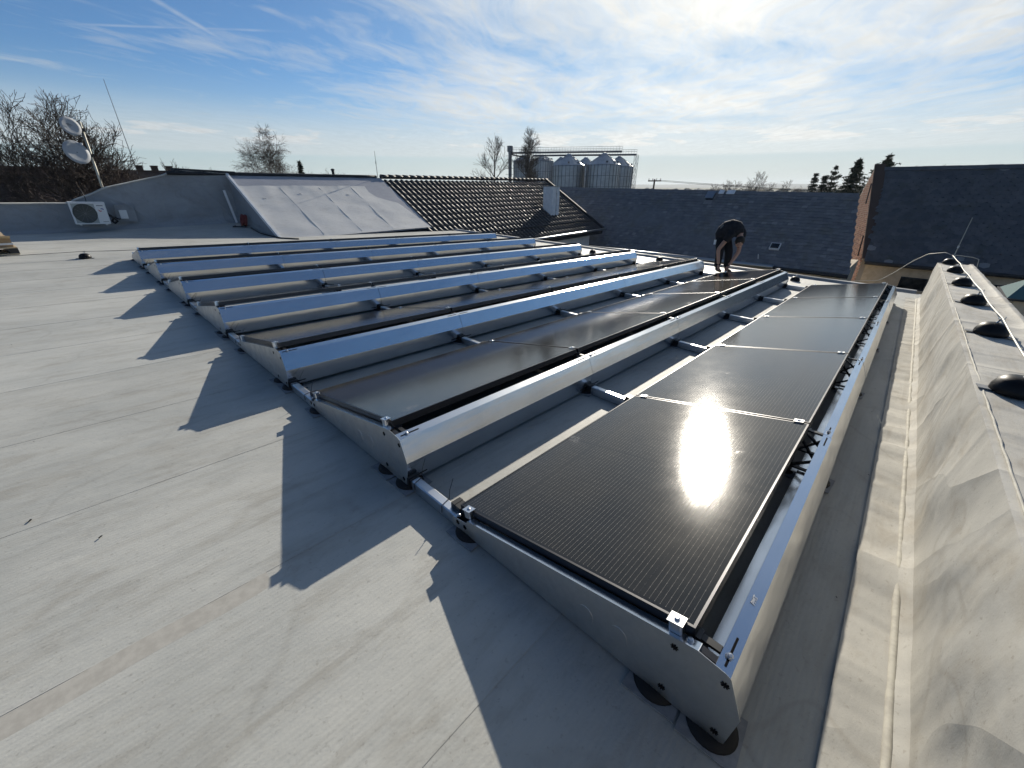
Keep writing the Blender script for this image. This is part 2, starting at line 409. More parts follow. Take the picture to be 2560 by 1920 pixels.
def onroof(o, loc=(0,0,0), rz=0):
    o.matrix_world = RF @ T(*loc, rz); return o
def nz(x, y, z=0, s=1.0): return noise.noise(Vector((x*s, y*s, z)))
ORD = ['first','second','third','fourth','fifth','sixth','seventh','eighth','ninth','tenth','eleventh','twelfth']

# ================================================================== THE SETTING
GZ = -6.0
g = MB().add([(-6000,-6000,GZ),(6000,-6000,GZ),(6000,6000,GZ),(-6000,6000,GZ)], [(0,1,2,3)]).build('ground', 'grass'); tag(g, kind='structure')
def hillring():
    m = MB()
    def fn(u, v):
        a = R(-60+200*u); r = 3600+900*v
        h = 24+14*nz(u*9, 3)+5*nz(u*40, 7)
        return (r*math.cos(a), r*math.sin(a), GZ-2+h*math.sin(math.pi*.5*min(1, v*1.2)))
    m.grid(120, 6, fn); return m.build('hills', 'hill', smooth=True)
tag(hillring(), kind='structure')

# own flat roof: body and one-metre membrane sheets lapped along the rows
XE = 10.35
fr = MB().box(-9, XE, -.98, 16.9, -6.4, -.012).build('flat_roof', 'roof'); tag(fr, kind='structure'); onroof(fr)
def rise(x, y):
    """the roof climbs a little towards the back wall"""
    if y < 14.3: return 0
    return ((y-14.3)/2.1)*max(.03, min(.27, .055+.05*(x+.6)))
def sheet(k, y0, y1):
    m = MB(); rnd = random.Random(k)
    xs = 84
    prof = [(0, .0), (.0, .0016), (.085, .0016), (.12, .0005), (.5, .0003), (.86, .0003), (1.045, .0003)]
    W = y1-y0
    n = len(prof)
    o = 0
    for i in range(xs+1):
        x = -9+(XE+9)*i/xs
        wob = .008*nz(x, k*3.1, 0, .9)+.003*nz(x, k*7.7, 0, 4)
        for (a, z) in prof:
            yy = y0+min(a, W+.04)+(wob if a < .2 else 0)
            zz = z+.0006*nz(x, yy, k, 2.2) if a > .1 else z
            m.v.append((x, yy, zz+rise(x, yy)))
    for i in range(xs):
        for j in range(n-1):
            m.f.append((i*n+j, (i+1)*n+j, (i+1)*n+j+1, i*n+j+1))
    return m.build('membrane_sheet', 'roof', fr)
y = .43-.985; k = 0
while y < 16.45:
    sheet(k, y, y+.985); y += .985; k += 1
# dirty welded strip (non-slip tape pattern) along one seam
def tape():
    m = MB()
    m.grid(70, 2, lambda u, v: (-6+5.25*u, 1.33+.085*v+.006*nz(u*20, 1), .0005+.0014*v))
    return m.build('seam_strip', 'pad', fr)
M['pad2'] = mat('dirty_strip', (.3, .27, .22), .85, 0, .2, vary((.42, .405, .365), (.36, .345, .31), 26))
tp = tape(); tp.data.materials[0] = M['pad2']
# kerb along the far edge of the roof with a metal edge strip
kb = MB().prism([(-.0, 0), (.02, .03), (.08, .05), (.22, .05), (.24, 0)], -.45, 16.3).build('roof_kerb', 'wallmem', None)
kb.matrix_world = RF @ T(XE+.02, 0, 0, R(90)) @ Matrix.Translation((0, -.22, 0)); tag(kb, 'low grey membrane kerb along the far edge of the flat roof', 'kerb')

# parapet on the right, membrane dressed over it
def parapet():
    prof = [(-.35, .006), (-.44, .007), (-.495, .010), (-.520, .022), (-.536, .05), (-.54, .12), (-.542, .22), (-.543, .32), (-.545, .42), (-.545, .52), (-.547, .60), (-.550, .661), (-.575, .664), (-.65, .664), (-.75, .665), (-.85, .666), (-.93, .668), (-.955, .688), (-.985, .692), (-1.0, .67), (-1.004, .4), (-1.004, -.8)]
    prof = [(a+.03, b) for a, b in prof]
    m = MB(); NX = 330; n = len(prof); X0, X1 = -3.2, 9.62
    for i in range(NX+1):
        x = X0+(X1-X0)*i/NX
        dy = -.060*(1-max(0, x)/9.5)
        for j, (a, b) in enumerate(prof):
            yy, zz = a+dy, b
            if 4 <= j <= 11:      # face: sagging wrinkles running diagonally
                f = math.sin(math.pi*(b/.66))
                d = .024*nz(x*1.0+b*1.6, b*1.1, 2)+.020*nz(x*2.6+b*2.6, b*.7, 5)+.012*abs(nz(x*5.5-b*4.5, b*1.3, 8))-.012*max(0, nz(x*3.1+b*5.5, b*.8, 11))
                yy += d*(.06+f)
            elif j <= 3:
                zz += abs(.016*nz(x*3, a*8, 1))+.010*max(0, nz(x*8, a*12, 4))
                zz = max(zz, .006)
            elif 12 <= j <= 16:
                zz += .009*nz(x*1.6, a*7, 3)+.006*nz(x*5+a*3, a*6, 9)
            else: zz += .006*nz(x*4, a*4, 6); yy += .006*nz(x*3, 2, 2)
            m.v.append((x, yy, zz))
    for i in range(NX):
        for j in range(n-1): m.f.append((i*n+j, i*n+j+1, (i+1)*n+j+1, (i+1)*n+j))
    m.f.append(tuple(NX*n+j for j in range(n)))
    # separate strips at the arrises so that the folds stay crisp
    V0 = m.v; m = MB()
    for c0, c1 in ((0, 2), (2, 4), (4, 11), (11, 17), (17, 19), (19, n-1)):
        b0 = len(m.v); w = c1-c0+1
        for i in range(NX+1): m.v += V0[i*n+c0:i*n+c1+1]
        for i in range(NX):
            for j in range(w-1): m.f.append((b0+i*w+j, b0+i*w+j+1, b0+(i+1)*w+j+1, b0+(i+1)*w+j))
    b0 = len(m.v); m.v += V0[NX*n:]; m.f.append(tuple(b0+j for j in range(n)))
    o = m.build('parapet_wall', 'parapet', smooth=True)
    # raised weld bead on the inner arris, lip at the foot, outer strip
    b = MB()
    for (yo, zo, r, seed) in ((-.545, .662, .0048, 1),):
        b.tube([(X0+.06*i, yo-.060*(1-max(0, X0+.06*i)/9.5)+.005*nz(X0+.06*i, seed, 0, 1.5)+.003*nz(X0+.06*i, seed, 4, 9), zo+.005+.003*nz(i*.5, seed), ) for i in range(int((X1-X0)/.06))], [r*(1+.35*nz(i*.9, 3)) for i in range(int((X1-X0)/.06))], 6)
    b.build('weld_bead', 'bead', o, True)
    b = MB(); b.tube([(X0+.08*i, -.468-.060*(1-max(0, X0+.08*i)/9.5)+.004*nz(X0+.08*i, 5, 0, 2), .010+.003*nz(i*.4, 9)) for i in range(int((X1-X0)/.08))], [.013*(1+.3*nz(i*.3, 4)) for i in range(int((X1-X0)/.08))], 8)
    b.build('foot_bead', 'bead', o, True)
    return o
pw = onroof(parapet()); tag(pw, 'long parapet wrapped in wrinkled grey membrane along the right edge of the roof', 'parapet')

# ================================================================== BACKGROUND BUILDINGS
# pitched roof beyond the flat roof: local frame, a along the eave, s up the slope (horizontal), level world
PU = R(3.589); TANP = .6063; SR, ZR = 16.13, 1.82
def PRm(): return Matrix.Rotation(PU, 4, 'Z')
slopeang = math.atan(TANP); SC = 1/math.cos(slopeang)
def pz(s): return ZR+TANP*(s-SR)
ph = thing('pitched_roof_house', 'house with a dark wavy tiled roof and a pale covered slope beyond the panels', 'house', roof=False)
ph.matrix_world = PRm()
# under-structure of the slope and back slope
m = MB(); e = .10
m.add([(4.46,13.25,pz(13.25)-e),(22.0,12.0,pz(12.0)-e),(22.0,SR,ZR-e),(4.46,SR,ZR-e),(22.0,20.4,pz(12.0)-e),(4.46,20.4,pz(12.0)-e)], [(0,1,2,3),(3,2,4,5)])
m.build('roof_deck', 'dark', ph)
MB().box(4.62, 21.2, 12.45, 20, GZ, -.85).add([(21.2,12.5,-.85),(21.2,20,-.85),(21.2,SR,ZR-.25)], [(0,1,2)]).build('wall', 'white', ph)
# the pale covered slope ("ramp"): base sheet, white cover sheet with its irregular upper edge, side board
def rp(a, s, lift=0.0):
    return (a, s-lift*math.sin(slopeang), pz(s)+lift*math.cos(slopeang))
MB().grid(30, 20, lambda u, v: rp(4.46+5.62*u+.10*(1-v), 13.2+(SR-13.2)*v, -.01+.006*nz(u*9, v*7, 3))).build('underlay_sheet', 'ramp2', ph, True)
outl = [(4.41,15.63),(5.52,15.64),(6.2,15.60),(7.01,15.62),(7.8,15.58),(8.5,15.62),(8.94,15.58),(8.88,15.25),(9.02,14.96),(9.35,14.76),(9.70,14.60),(9.86,14.1),(9.98,13.7),(10.16,13.1)]
def rampsheet():
    m = MB(); NU, NV = 60, 34
    def rightedge(s):
        pts = outl[6:]
        for (a0, s0), (a1, s1) in zip(pts, pts[1:]):
            if s1 <= s <= s0: return a0+(a1-a0)*(s0-s)/(s0-s1)
        return pts[-1][0] if s < pts[-1][1] else pts[0][0]
    def fn(u, v):
        s = 13.22+(15.60-13.22)*v
        r = rightedge(s); a = 4.50+(r-4.50)*u
        if v > .999: s += .03*nz(a*2, 1)
        seam = 0
        for sa in (5.75, 7.1, 8.35): seam += .004*math.exp(-((a-sa+.12*(v-.5))/.05)**2)
        l = .022+.014*nz(a*1.3, s*1.6, 1)*(.4+v)+.020*nz(a*2.6, s*3.2, 5)*max(0, v-.5)+.006*nz(a*.8+s*3, s*.7, 9)+seam
        l += .02*max(0, v-.9)*10*abs(nz(a*3, 4))
        return rp(a, s, max(.006, l))
    m.grid(NU, NV, fn); o = m.build('cover_sheet', 'ramp', ph, True)
    return o
cs = rampsheet()
for i, sa in enumerate((5.75, 7.1, 8.35)):
    MB().tube([rp(sa-.12*(v/10-.5)+.01*nz(v, i), 13.3+2.2*v/10, .026) for v in range(11)], .005, 5).build('seam_fold', 'ramp', cs, True)
for (a, s) in ((4.95, 15.0), (6.2, 15.2), (7.9, 15.12)):
    MB().tube([rp(a-.05, s+.012, .03), rp(a, s-.012, .036), rp(a+.06, s-.03, .028)], [.003, .008, .003], 6).build('crease', 'ramp', cs, True)
MB().prism([(13.18, pz(13.18)-.02), (SR+.02, ZR-.02), (SR+.02, ZR+.09), (13.18, pz(13.18)+.09)], 4.40, 4.47).build('side_board', 'white', ph)
MB().add([(4.445,13.2,pz(13.2)-.3),(4.445,SR+.1,-.4),(4.445,SR+.1,ZR),(4.445,13.2,pz(13.2))], [(0,1,2,3)]).build('side_wall', 'wallmem', ph)
# ridge cap
MB().tube([(2.9+.5*i, SR+.03, ZR+.035) for i in range(15)], .055, 8).build('ridge_flashing', 'dark', ph, True)
for i in range(32):
    a0 = 10.1+i*.372
    MB().tube([(a0, SR+.02, ZR+.045), (a0+.395, SR+.02, ZR+.030)], [.085, .07], 8).build('ridge_tile', 'tile', ph, True)
# pantiles: 300 nearest as single pieces, the rest joined
TW, TL = .27, .36
def tile_profile(t):     # t 0..1 across the tile
    return .036*math.sin(2*math.pi*(t-.02))+.010*math.sin(4*math.pi*t+.4)
def tile_mesh():
    m = MB(); n = 8
    top0 = [(-TW/2+TW*1.04*i/n, -.03, .014+tile_profile(i/n)) for i in range(n+1)]
    top1 = [(-TW/2+TW*1.04*i/n, TL+.02, .002+tile_profile(i/n)) for i in range(n+1)]
    bot0 = [(p[0], p[1], p[2]-.012) for p in top0]
    m.add(top0+top1+bot0, [(i, i+1, n+1+i+1, n+1+i) for i in range(n)]+[(2*(n+1)+i, 2*(n+1)+i+1, i+1, i) for i in range(n)])
    return m
tmb = tile_mesh(); tme = tmb.mesh('tile', 'tile', True)
spots = []
rows = int((SR-12.02)*SC/TL)
for r_ in range(rows):
    s = 12.02+r_*TL/SC
    a0 = 10.16 if s > 13.2 else 9.9
    a = a0+.13
    while a < 21.85:
        if not (18.55 < a < 19.15 and 13.4 < s < 13.8): spots.append((a, s))
        a += TW
spots.sort(key=lambda t: t[0]*1.0+abs(t[1]-14)*.3)
rest = MB(); rnd = random.Random(8)
for i, (a, s) in enumerate(spots):
    mt = Matrix.Translation((a, s, pz(s)-.03)) @ Matrix.Rotation(slopeang, 4, 'X') @ Matrix.Rotation(rnd.gauss(0, .022), 4, 'Y') @ Matrix.Rotation(rnd.gauss(0, .014), 4, 'Z') @ Matrix.Rotation(rnd.gauss(0, .014), 4, 'X')
    if i < 300:
        o = mobj('tile', tme, ph); o.matrix_local = mt
    else: rest.add(tmb.v, tmb.f, mt)
ro = rest.build('tile_field', 'tile', ph, True); ro['kind'] = 'stuff'
# verge, gutter, fascia
MB().box(21.80, 21.92, 0, (SR-12.0)*SC, -.06, .09, Matrix.Translation((0, 12.0, pz(12.0))) @ Matrix.Rotation(slopeang, 4, 'X')).build('verge_board', 'dark', ph)
MB().tube([(9.9, 11.93, pz(12.0)-.06), (22.0, 11.93, pz(12.0)-.06)], .065, 8).build('gutter', 'gut', ph, True)
MB().box(9.9, 21.9, 12.02, 12.45, pz(12)-.30, pz(12)-.14).build('soffit', 'dark', ph)
for i in range(14):
    a = 10.6+i*.8
    MB().tube([rp(a, 12.62, .05), rp(a+.8, 12.62, .05)], .02, 5).build('snow_bar', 'dark', ph)
# chimney on the tiled slope
ch = thing('chimney', 'white sheet-clad chimney standing on the dark tiled roof', 'chimney', roof=False)
ch.matrix_world = PRm() @ T(18.85, 13.62, pz(13.62))
MB().box(-.33, .33, -.30, .30, -.22, 1.18).build('shaft', 'white', ch)
MB().box(-.35, .35, -.33, .33, 1.18, 1.22).build('cap', 'gut', ch)
MB().box(-.37, .37, -.38, .32, -.34, -.215).build('flashing', 'dark', ch)
MB().tube([(.03, -.309, -.3), (.03, -.309, .9), (.03, -.345, 1.25)], .006, 5).build('cable', 'cable', ch)
for zz in (.05, .85): MB().tube([(.03, -.305, zz), (.03, -.325, zz)], .018, 6).build('cable_clip', 'black', ch)

# back wall of the flat roof, dressed in grey membrane
def backwall():
    tops = [(-9, .70), (-1.64, .713), (-.435, .735), (-.325, .812), (.077, .976), (.35, 1.126), (1.0, 1.31), (1.665, 1.489), (2.072, 1.66), (3.40, 1.655)]
    def top(x):
        for (a, z0), (b, z1) in zip(tops, tops[1:]):
            if a <= x <= b: return z0+(z1-z0)*(x-a)/(b-a)
        return tops[-1][1]
    m = MB(); X0, X1 = -9, 3.42
    def fn(u, v):
        x = X0+(X1-X0)*u; b = rise(x, 16.35)-.02; t = top(x); z = b+(t-b)*v
        f = math.sin(math.pi*min(1, v))**.7
        d = .03*nz(x*1.1, z*.7, 2)+.022*nz(x*3.1+z, z*1.0, 5)+.03*max(0, (x-1.9))*nz(x*4+z*2, z*1.6, 7)
        toe = -.22*max(0, .10-v)/.10
        return (x, 16.40-d*f+toe, z)
    m.grid(200, 18, fn, True)
    o = m.build('back_wall', 'wallmem', smooth=True)
    c = MB().add([], [])
    pts = [(x/10, 16.40, top(x/10)+.012) for x in range(-90, 35)]
    for p in pts: pass
    c = MB()
    n = len(pts)
    prof = [(-.03, -.01), (-.03, .012), (.26, .02), (.26, -.01)]
    for p in pts:
        for a, b in prof: c.v.append((p[0], p[1]+a, p[2]+b))
    for i in range(n-1):
        for j in range(4): c.f.append((i*4+j, (i+1)*4+j, (i+1)*4+(j+1)%4, i*4+(j+1)%4))
    c.build('coping', 'parapet', o)
    MB().box(2.0, 3.6, 16.37, 16.75, 1.665, 1.735).build('ridge_edge', 'dark', o)
    # the brace strip standing in the inner corner
    MB().box(-.03, .03, -.012, .012, 0, .95, Matrix.Translation((3.22, 16.0, .25)) @ Matrix.Rotation(R(-9), 4, 'Y')).build('edge_strip', 'white', o)
    return o
bw = onroof(backwall()); tag(bw, 'grey membrane-clad wall rising to the ridge behind the flat roof', 'wall')

# slate roofs beyond the far edge
def slate_field(x0, x1, z0, z1, y0f, y1f, sw, sh, diag, seed, lightp):
    """slates on the plane rising from (x0,z0) to (x1,z1), y limits given by functions of t"""
    m = MB(); ml = MB(); rnd = random.Random(seed)
    L = math.hypot(x1-x0, z1-z0); ang = math.atan2(z1-z0, x1-x0)
    nr = int(L/sh)
    for r_ in range(nr):
        t = (r_)/nr
        ya, yb = y0f(t), y1f(t)
        y = ya-(sw/2 if r_ % 2 else 0)
        while y < yb:
            if y+sw > ya and y+sw < yb+.05 and y >= ya-.01:
                base = Matrix.Translation((x0+(x1-x0)*t, y+sw/2, z0+(z1-z0)*t)) @ Matrix.Rotation(-ang, 4, 'Y')
                j = [rnd.uniform(-.022, .022) for _ in range(4)]; hz = .014+rnd.uniform(0, .016)
                w = sw*.485; l0, l1 = -.25*sh if diag else -.02, sh*1.25
                if diag: vs = [(l0+sh*.28, -w, hz), (l0-sh*.05+j[0], 0, hz+.006), (l0+sh*.28, w, hz), (l1, w, .002), (l1, -w, .002)]; fs = [(0,1,2,3,4)[::-1]]
                else: vs = [(l0+j[0], -w, hz+j[2]*.4), (l0+j[1], w, hz+j[3]*.4), (l1, w, .002), (l1, -w, .002)]; fs = [(0,1,2,3)[::-1]]
                n0 = len(vs); vs2 = vs+[(vs[0][0], vs[0][1], -.003), (vs[1 if not diag else 2][0], vs[1 if not diag else 2][1], -.003)]
                (ml if rnd.random() < lightp else m).add(vs2, fs+[(0, n0, n0+1, (2 if diag else 1))], base)
            y += sw
    return m, ml
hA = thing('slate_house', 'low house with a long dark slate roof behind the bending worker', 'house', roof=False)
eA, rA, zeA, zrA = 20.93, 24.0, -1.75, 1.18
ARISE = .235
MB().add([(eA,1.44,zeA-.02),(eA,21,zeA-.02),(rA,21,zrA+ARISE-.02),(rA,2.29,zrA-.03),(27.0,21,zeA-.02),(27.0,3.1,zeA-.02)], [(0,3,2,1),(3,5,4,2)]).build('roof_deck', 'slate', hA)
ms, ml = slate_field(eA, rA, zeA, zrA, lambda t: 1.44+.85*t, lambda t: 20.8, .22, .17, False, 3, .020)
# the ridge climbs slightly to the left, like the sagging old roof
arise = lambda y, t: ARISE*((y-2.3)/17)*t
for mm in (ms, ml):
    mm.v = [(x, y, z+arise(y, (x-eA)/(rA-eA))+.03*nz(y*.5, x*.6, 3)) for x, y, z in mm.v]
o = ms.build('slate_field', 'slate', hA); o['kind'] = 'stuff'
o = ml.build('pale_slate_field', 'slatelight', hA); o['kind'] = 'stuff'
for i in range(40):
    y = 2.3+i*.455; z = zrA+.03+arise(y, 1)+.012*nz(i*.7, 2)
    MB().prism([(-.15, -.15), (0, .02), (.15, -.15), (.13, -.18), (0, -.02), (-.13, -.18)], 0, .47, Matrix.Translation((rA, y, z)) @ Matrix.Rotation(R(90), 4, 'Z')).build('ridge_slate', 'slate', hA)
MB().tube([(eA-.08, 4.2, zeA-.03), (eA-.08, 20.8, zeA-.03)], .10, 8).build('gutter', 'gut', hA, True)
MB().tube([(eA-.08, 1.45, zeA-.10), (eA-.08, 4.2, zeA-.06)], .08, 8).build('gutter_end', 'dark', hA, True)
MB().box(21.2, 26.8, 1.7, 20.8, GZ, zeA-.12).add([(21.2,1.62,zeA-.14),(26.8,3.05,zeA-.14),(rA,2.33,zrA-.12)], [(0,1,2)]).build('wall', 'cream', hA)
# bits on the slate roof
def onA(y, t, name, label, cat, build, group=None):
    z = zeA+(zrA-zeA)*t+arise(y, t)
    o = thing(name, label, cat, roof=False, group=group)
    o.matrix_world = Matrix.Translation((eA+(rA-eA)*t, y, z+.03)) @ Matrix.Rotation(-math.atan2(zrA-zeA, rA-eA), 4, 'Y')
    build(o); return o
def hatch(o):
    MB().box(-.18, .24, -.18, .18, -.04, .12).build('curb', 'dark', o)
    MB().box(-.22, .26, -.21, .21, .12, .15).build('lid', 'gut', o)
    MB().box(-.52, -.22, -.20, .20, .0, .014).build('apron', 'slatelight', o)
onA(8.53, .90, 'roof_hatch', 'small square metal hatch high on the long slate roof', 'hatch', hatch)
def skyl(o):
    MB().box(-.17, .17, -.20, .20, -.04, .08).build('frame', 'white', o)
    MB().box(-.14, .14, -.17, .17, .08, .085).build('pane', 'winglass', o)
onA(4.5, .24, 'skylight', 'tiny white-framed roof window low on the slate roof right of the worker', 'skylight', skyl)
for y, w in ((8.08, .26), (7.62, .40)):
    onA(y, .975, 'ridge_sheet', 'narrow bright metal sheet on the slate ridge, left of two' if w < .3 else 'wider bright metal sheet on the slate ridge, right of two', 'metal sheet', lambda o, w=w: MB().box(-.13, .13, -w/2, w/2, .02, .045).build('sheet', 'white', o))
onA(4.95, .07, 'roof_peg', 'short pale peg standing on the slate roof just above the gutter', 'peg', lambda o: MB().tube([(0,0,-.04),(.03,0,.24)], .022, 6).build('stem', 'white', o))

hB = thing('tall_slate_house', 'taller cream house with dark slate roof and brick gable at right', 'house', roof=False)
eB, rB, zeB, zrB = 28.5, 33.0, -2.12, 2.41
MB().add([(eB,1.55,zeB-.03),(eB,-30,zeB-.03),(rB,-30,zrB-.03),(rB,2.77,zrB-.03),(37.5,4.0,zeB-.03),(37.5,-30,zeB-.03)], [(0,3,2,1),(3,4,5,2)]).build('roof_deck', 'slateB', hB)
ms, ml = slate_field(eB, rB, zeB, zrB, lambda t: -14, lambda t: 1.50+1.24*t, .36, .25, True, 5, .006)
for mm in (ms, ml): mm.v = [(x, y, z+.03*nz(y*.4, x*.5, 7)) for x, y, z in mm.v]
o = ms.build('slate_field', 'slateB', hB); o['kind'] = 'stuff'
o = ml.build('pale_slate_field', 'slatelight', hB); o['kind'] = 'stuff'
for i in range(34):
    y = 2.8-(i+1)*.5
    MB().prism([(-.18, -.13), (0, .06), (.18, -.13), (.15, -.17), (0, 0), (-.15, -.17)], 0, .52, Matrix.Translation((rB, y, zrB+.03+.015*nz(i*.6, 4))) @ Matrix.Rotation(R(90), 4, 'Z')).build('ridge_slate', 'slateB', hB)
MB().tube([(eB-.1, 1.5, zeB-.05), (eB-.1, -14, zeB-.07)], .10, 8).build('gutter', 'dark', hB, True)
MB().box(eB+.3, 37.0, -30, 1.45, GZ, zeB-.15).build('wall', 'cream', hB)
# brick gable on a slanting line, courses of single bricks
gd = Vector((4.5, 1.25, 0)).normalized(); gang = math.atan2(gd.y, gd.x)
GB = Matrix.Translation((eB+.25, 1.66, 0)) @ Matrix.Rotation(gang, 4, 'Z')
GL = 8.9
gz = lambda u: zeB+.14+(zrB-zeB)*(1-abs(u-GL/2)/(GL/2))
MB().add([(0,0,GZ),(GL,0,GZ),(GL,0,gz(GL)),(GL/2,0,gz(GL/2)),(0,0,gz(0)),(0,-.4,GZ),(GL,-.4,GZ),(GL,-.4,gz(GL)),(GL/2,-.4,gz(GL/2)),(0,-.4,gz(0))],
     [(4,3,2,1,0),(5,6,7,8,9),(0,5,9,4),(4,9,8,3),(3,8,7,2),(1,2,7,6)], GB).build('gable', 'mortar', hB)
bk = MB(); cnt = 0
brk = MB().box(0, .265, 0, .02, 0, .078); bme = brk.mesh('brick', 'brick')
zc = zeB-2.0; r_ = 0
cand = []
while zc < zrB:
    u = -.14 if r_ % 2 else 0
    while u < GL:
        if u >= 0 and u+.265 < GL and zc+.08 < gz(u) and zc+.08 < gz(u+.265): cand.append((u, zc, r_))
        u += .283
    zc += .096; r_ += 1
rb = random.Random(2)
cand.sort(key=lambda c: abs(c[0]-4.2)-c[1]*.9)
for i, (u, z, r_) in enumerate(cand):
    mt = GB @ Matrix.Translation((u, rb.uniform(-.003, .010), z+rb.uniform(-.004, .004)))
    if i < 280: o = mobj('brick', bme, hB); o.matrix_local = mt
    else: bk.add(brk.v, brk.f, mt)
o = bk.build('brick_field', 'brick', hB); o['kind'] = 'stuff'
MB().box(-.05, math.hypot(GL/2, zrB-zeB)+.1, -.44, .07, 0, .07, GB @ Matrix.Translation((0, 0, gz(0))) @ Matrix.Rotation(-math.atan2(zrB-zeB, GL/2), 4, 'Y')).build('verge_slab', 'rooftile', hB)
for (u, z) in ((3.2, .6), (.8, -2.0)):
    MB().tube([(0,.10,0),(0,.10,1.1)], .03, 6, GB @ Matrix.Translation((u, 0, z)) @ Matrix.Rotation(R(18), 4, 'Y')).build('wall_anchor', 'dark', hB)
for (ya, yb, za, zb) in ((-1.2, -.14, -3.35, -2.74), (-4.2, -3.37, -3.2, -2.68)):
    w = MB().box(eB+.27, eB+.315, ya, yb, za, zb).build('window', 'dark', hB)
    MB().box(eB+.262, eB+.269, ya+.05, yb-.05, za+.05, zb-.05).build('pane', 'winglass', w)
    MB().box(eB+.18, eB+.315, ya-.05, yb+.05, za-.08, za-.01).build('sill', 'cream', w)
# small green canopy roof at the far right
cp = thing('canopy_roof', 'small green sheet-metal canopy roof at the right edge below the slate house', 'canopy', roof=False)
cp.matrix_world = T(16.4, -3.3, -1.1)
MB().add([(-.9,-1.2,0),(.9,-1.2,0),(.9,1.0,0),(-.9,1.0,0),(0,-1.2,.45),(0,.62,.45)], [(0,3,5,4),(1,4,5,2),(3,2,5),(0,1,2,3)]).build('sheet_roof', 'greenroof', cp)
MB().box(-.8, .8, -1.1, .85, GZ+1.1, -.01).build('wall', 'cream', cp)
MB().box(-.95, .95, -1.25, 1.05, -.05, -.005).build('eave_board', 'dark', cp)

# far house behind the left tree
def house(name, label, x, y, rz, L, Wd, zw, zr, chims, wallm='cream', roofm='rooftile'):
    h = thing(name, label, 'house', roof=False); h.matrix_world = T(x, y, 0, rz)
    MB().box(-L/2, L/2, -Wd/2, Wd/2, GZ, zw).add([(-L/2,-Wd/2,zw),(-L/2,Wd/2,zw),(-L/2,0,zr)], [(0,2,1)]).add([(L/2,-Wd/2,zw),(L/2,Wd/2,zw),(L/2,0,zr)], [(0,1,2)]).build('wall', wallm, h)
    r = MB()
    for sgn in (-1, 1):
        r.add([(-L/2-.3, sgn*(Wd/2+.3), zw-.1), (L/2+.3, sgn*(Wd/2+.3), zw-.1), (L/2+.3, 0, zr+.12), (-L/2-.3, 0, zr+.12),
               (-L/2-.3, sgn*(Wd/2+.3), zw-.25), (L/2+.3, sgn*(Wd/2+.3), zw-.25), (L/2+.3, 0, zr-.03), (-L/2-.3, 0, zr-.03)], [(0,1,2,3),(4,7,6,5),(0,4,5,1),(1,5,6,2),(3,7,4,0)])
    ro = r.build('roof', roofm, h)
    for c in chims:
        k = MB().box(c-.19, c+.19, -.19, .19, zr-.4, zr+.36).box(c-.22, c+.22, -.22, .22, zr+.36, zr+.42).build('chimney', 'rooftile', ro)
    for i in range(int(L/2.5)):
        xx = -L/2+1.2+i*2.4
        w = MB().box(xx-.45, xx+.45, -Wd/2-.03, -Wd/2+.02, zw-1.9, zw-.7).build('window', 'white', h)
        MB().box(xx-.38, xx+.38, -Wd/2-.036, -Wd/2-.031, zw-1.83, zw-.77).build('pane', 'winglass', w)
    return h
house('village_house', 'brown-roofed house with three small chimneys behind the big bare tree', 3.4, 41.5, R(-3), 8.4, 8, -.3, 2.42, (1.26, 2.1, 2.95))
house('village_house', 'low brown roof half hidden in the twigs at the left edge', -6.5, 43, R(2), 13, 8, -.3, 2.55, ())

# ================================================================== THE SOLAR ARRAY
P_, L_ = 1.6183, 1.722
ZH, ZL, WH = .3407, .1255, 1.0574
TILT = math.atan2(ZH-ZL, WH)
NROW, NMOD = 7, 5
ROWN = ['row nearest the parapet', 'second row from the parapet', 'third row from the parapet', 'fourth row from the parapet', 'fifth row from the parapet', 'sixth row from the parapet', 'farthest row from the parapet']
MODN = ['nearest panel', 'second panel from the near end', 'middle panel', 'second panel from the far end', 'far end panel']
f = MB(); fwd_ = .0085
f.box(0, PL, 0, fwd_, -.038, 0); f.box(0, PL, PW-fwd_, PW, -.038, 0)
f.box(0, fwd_, fwd_, PW-fwd_, -.038, -.0002); f.box(PL-fwd_, PL, fwd_, PW-fwd_, -.038, -.0002)
me_frame = f.mesh('frame', 'frame')
me_glass = MB().box(fwd_, PL-fwd_, fwd_, PW-fwd_, -.008, -.0016).mesh('glass', 'cells')
me_back = MB().box(fwd_, PL-fwd_, fwd_, PW-fwd_, -.011, -.0085).mesh('backsheet', 'black')
TM = Matrix.Translation((0, 0, ZH)) @ Matrix.Rotation(-TILT, 4, 'X')
rj = random.Random(11)
for r_ in range(NROW):
    for k in range(NMOD):
        t = thing('solar_panel', f'black solar panel, {MODN[k]} of the {ROWN[r_]}', 'solar panel', (k*L_+.0, r_*P_, 0), group='solar panels in seven rows on the flat roof')
        for nm, me in (('frame', me_frame), ('glass', me_glass), ('backsheet', me_back)):
            o = mobj(nm, me, t); o.matrix_local = Matrix.Translation((0, 0, rj.uniform(-.001, .001))) @ TM
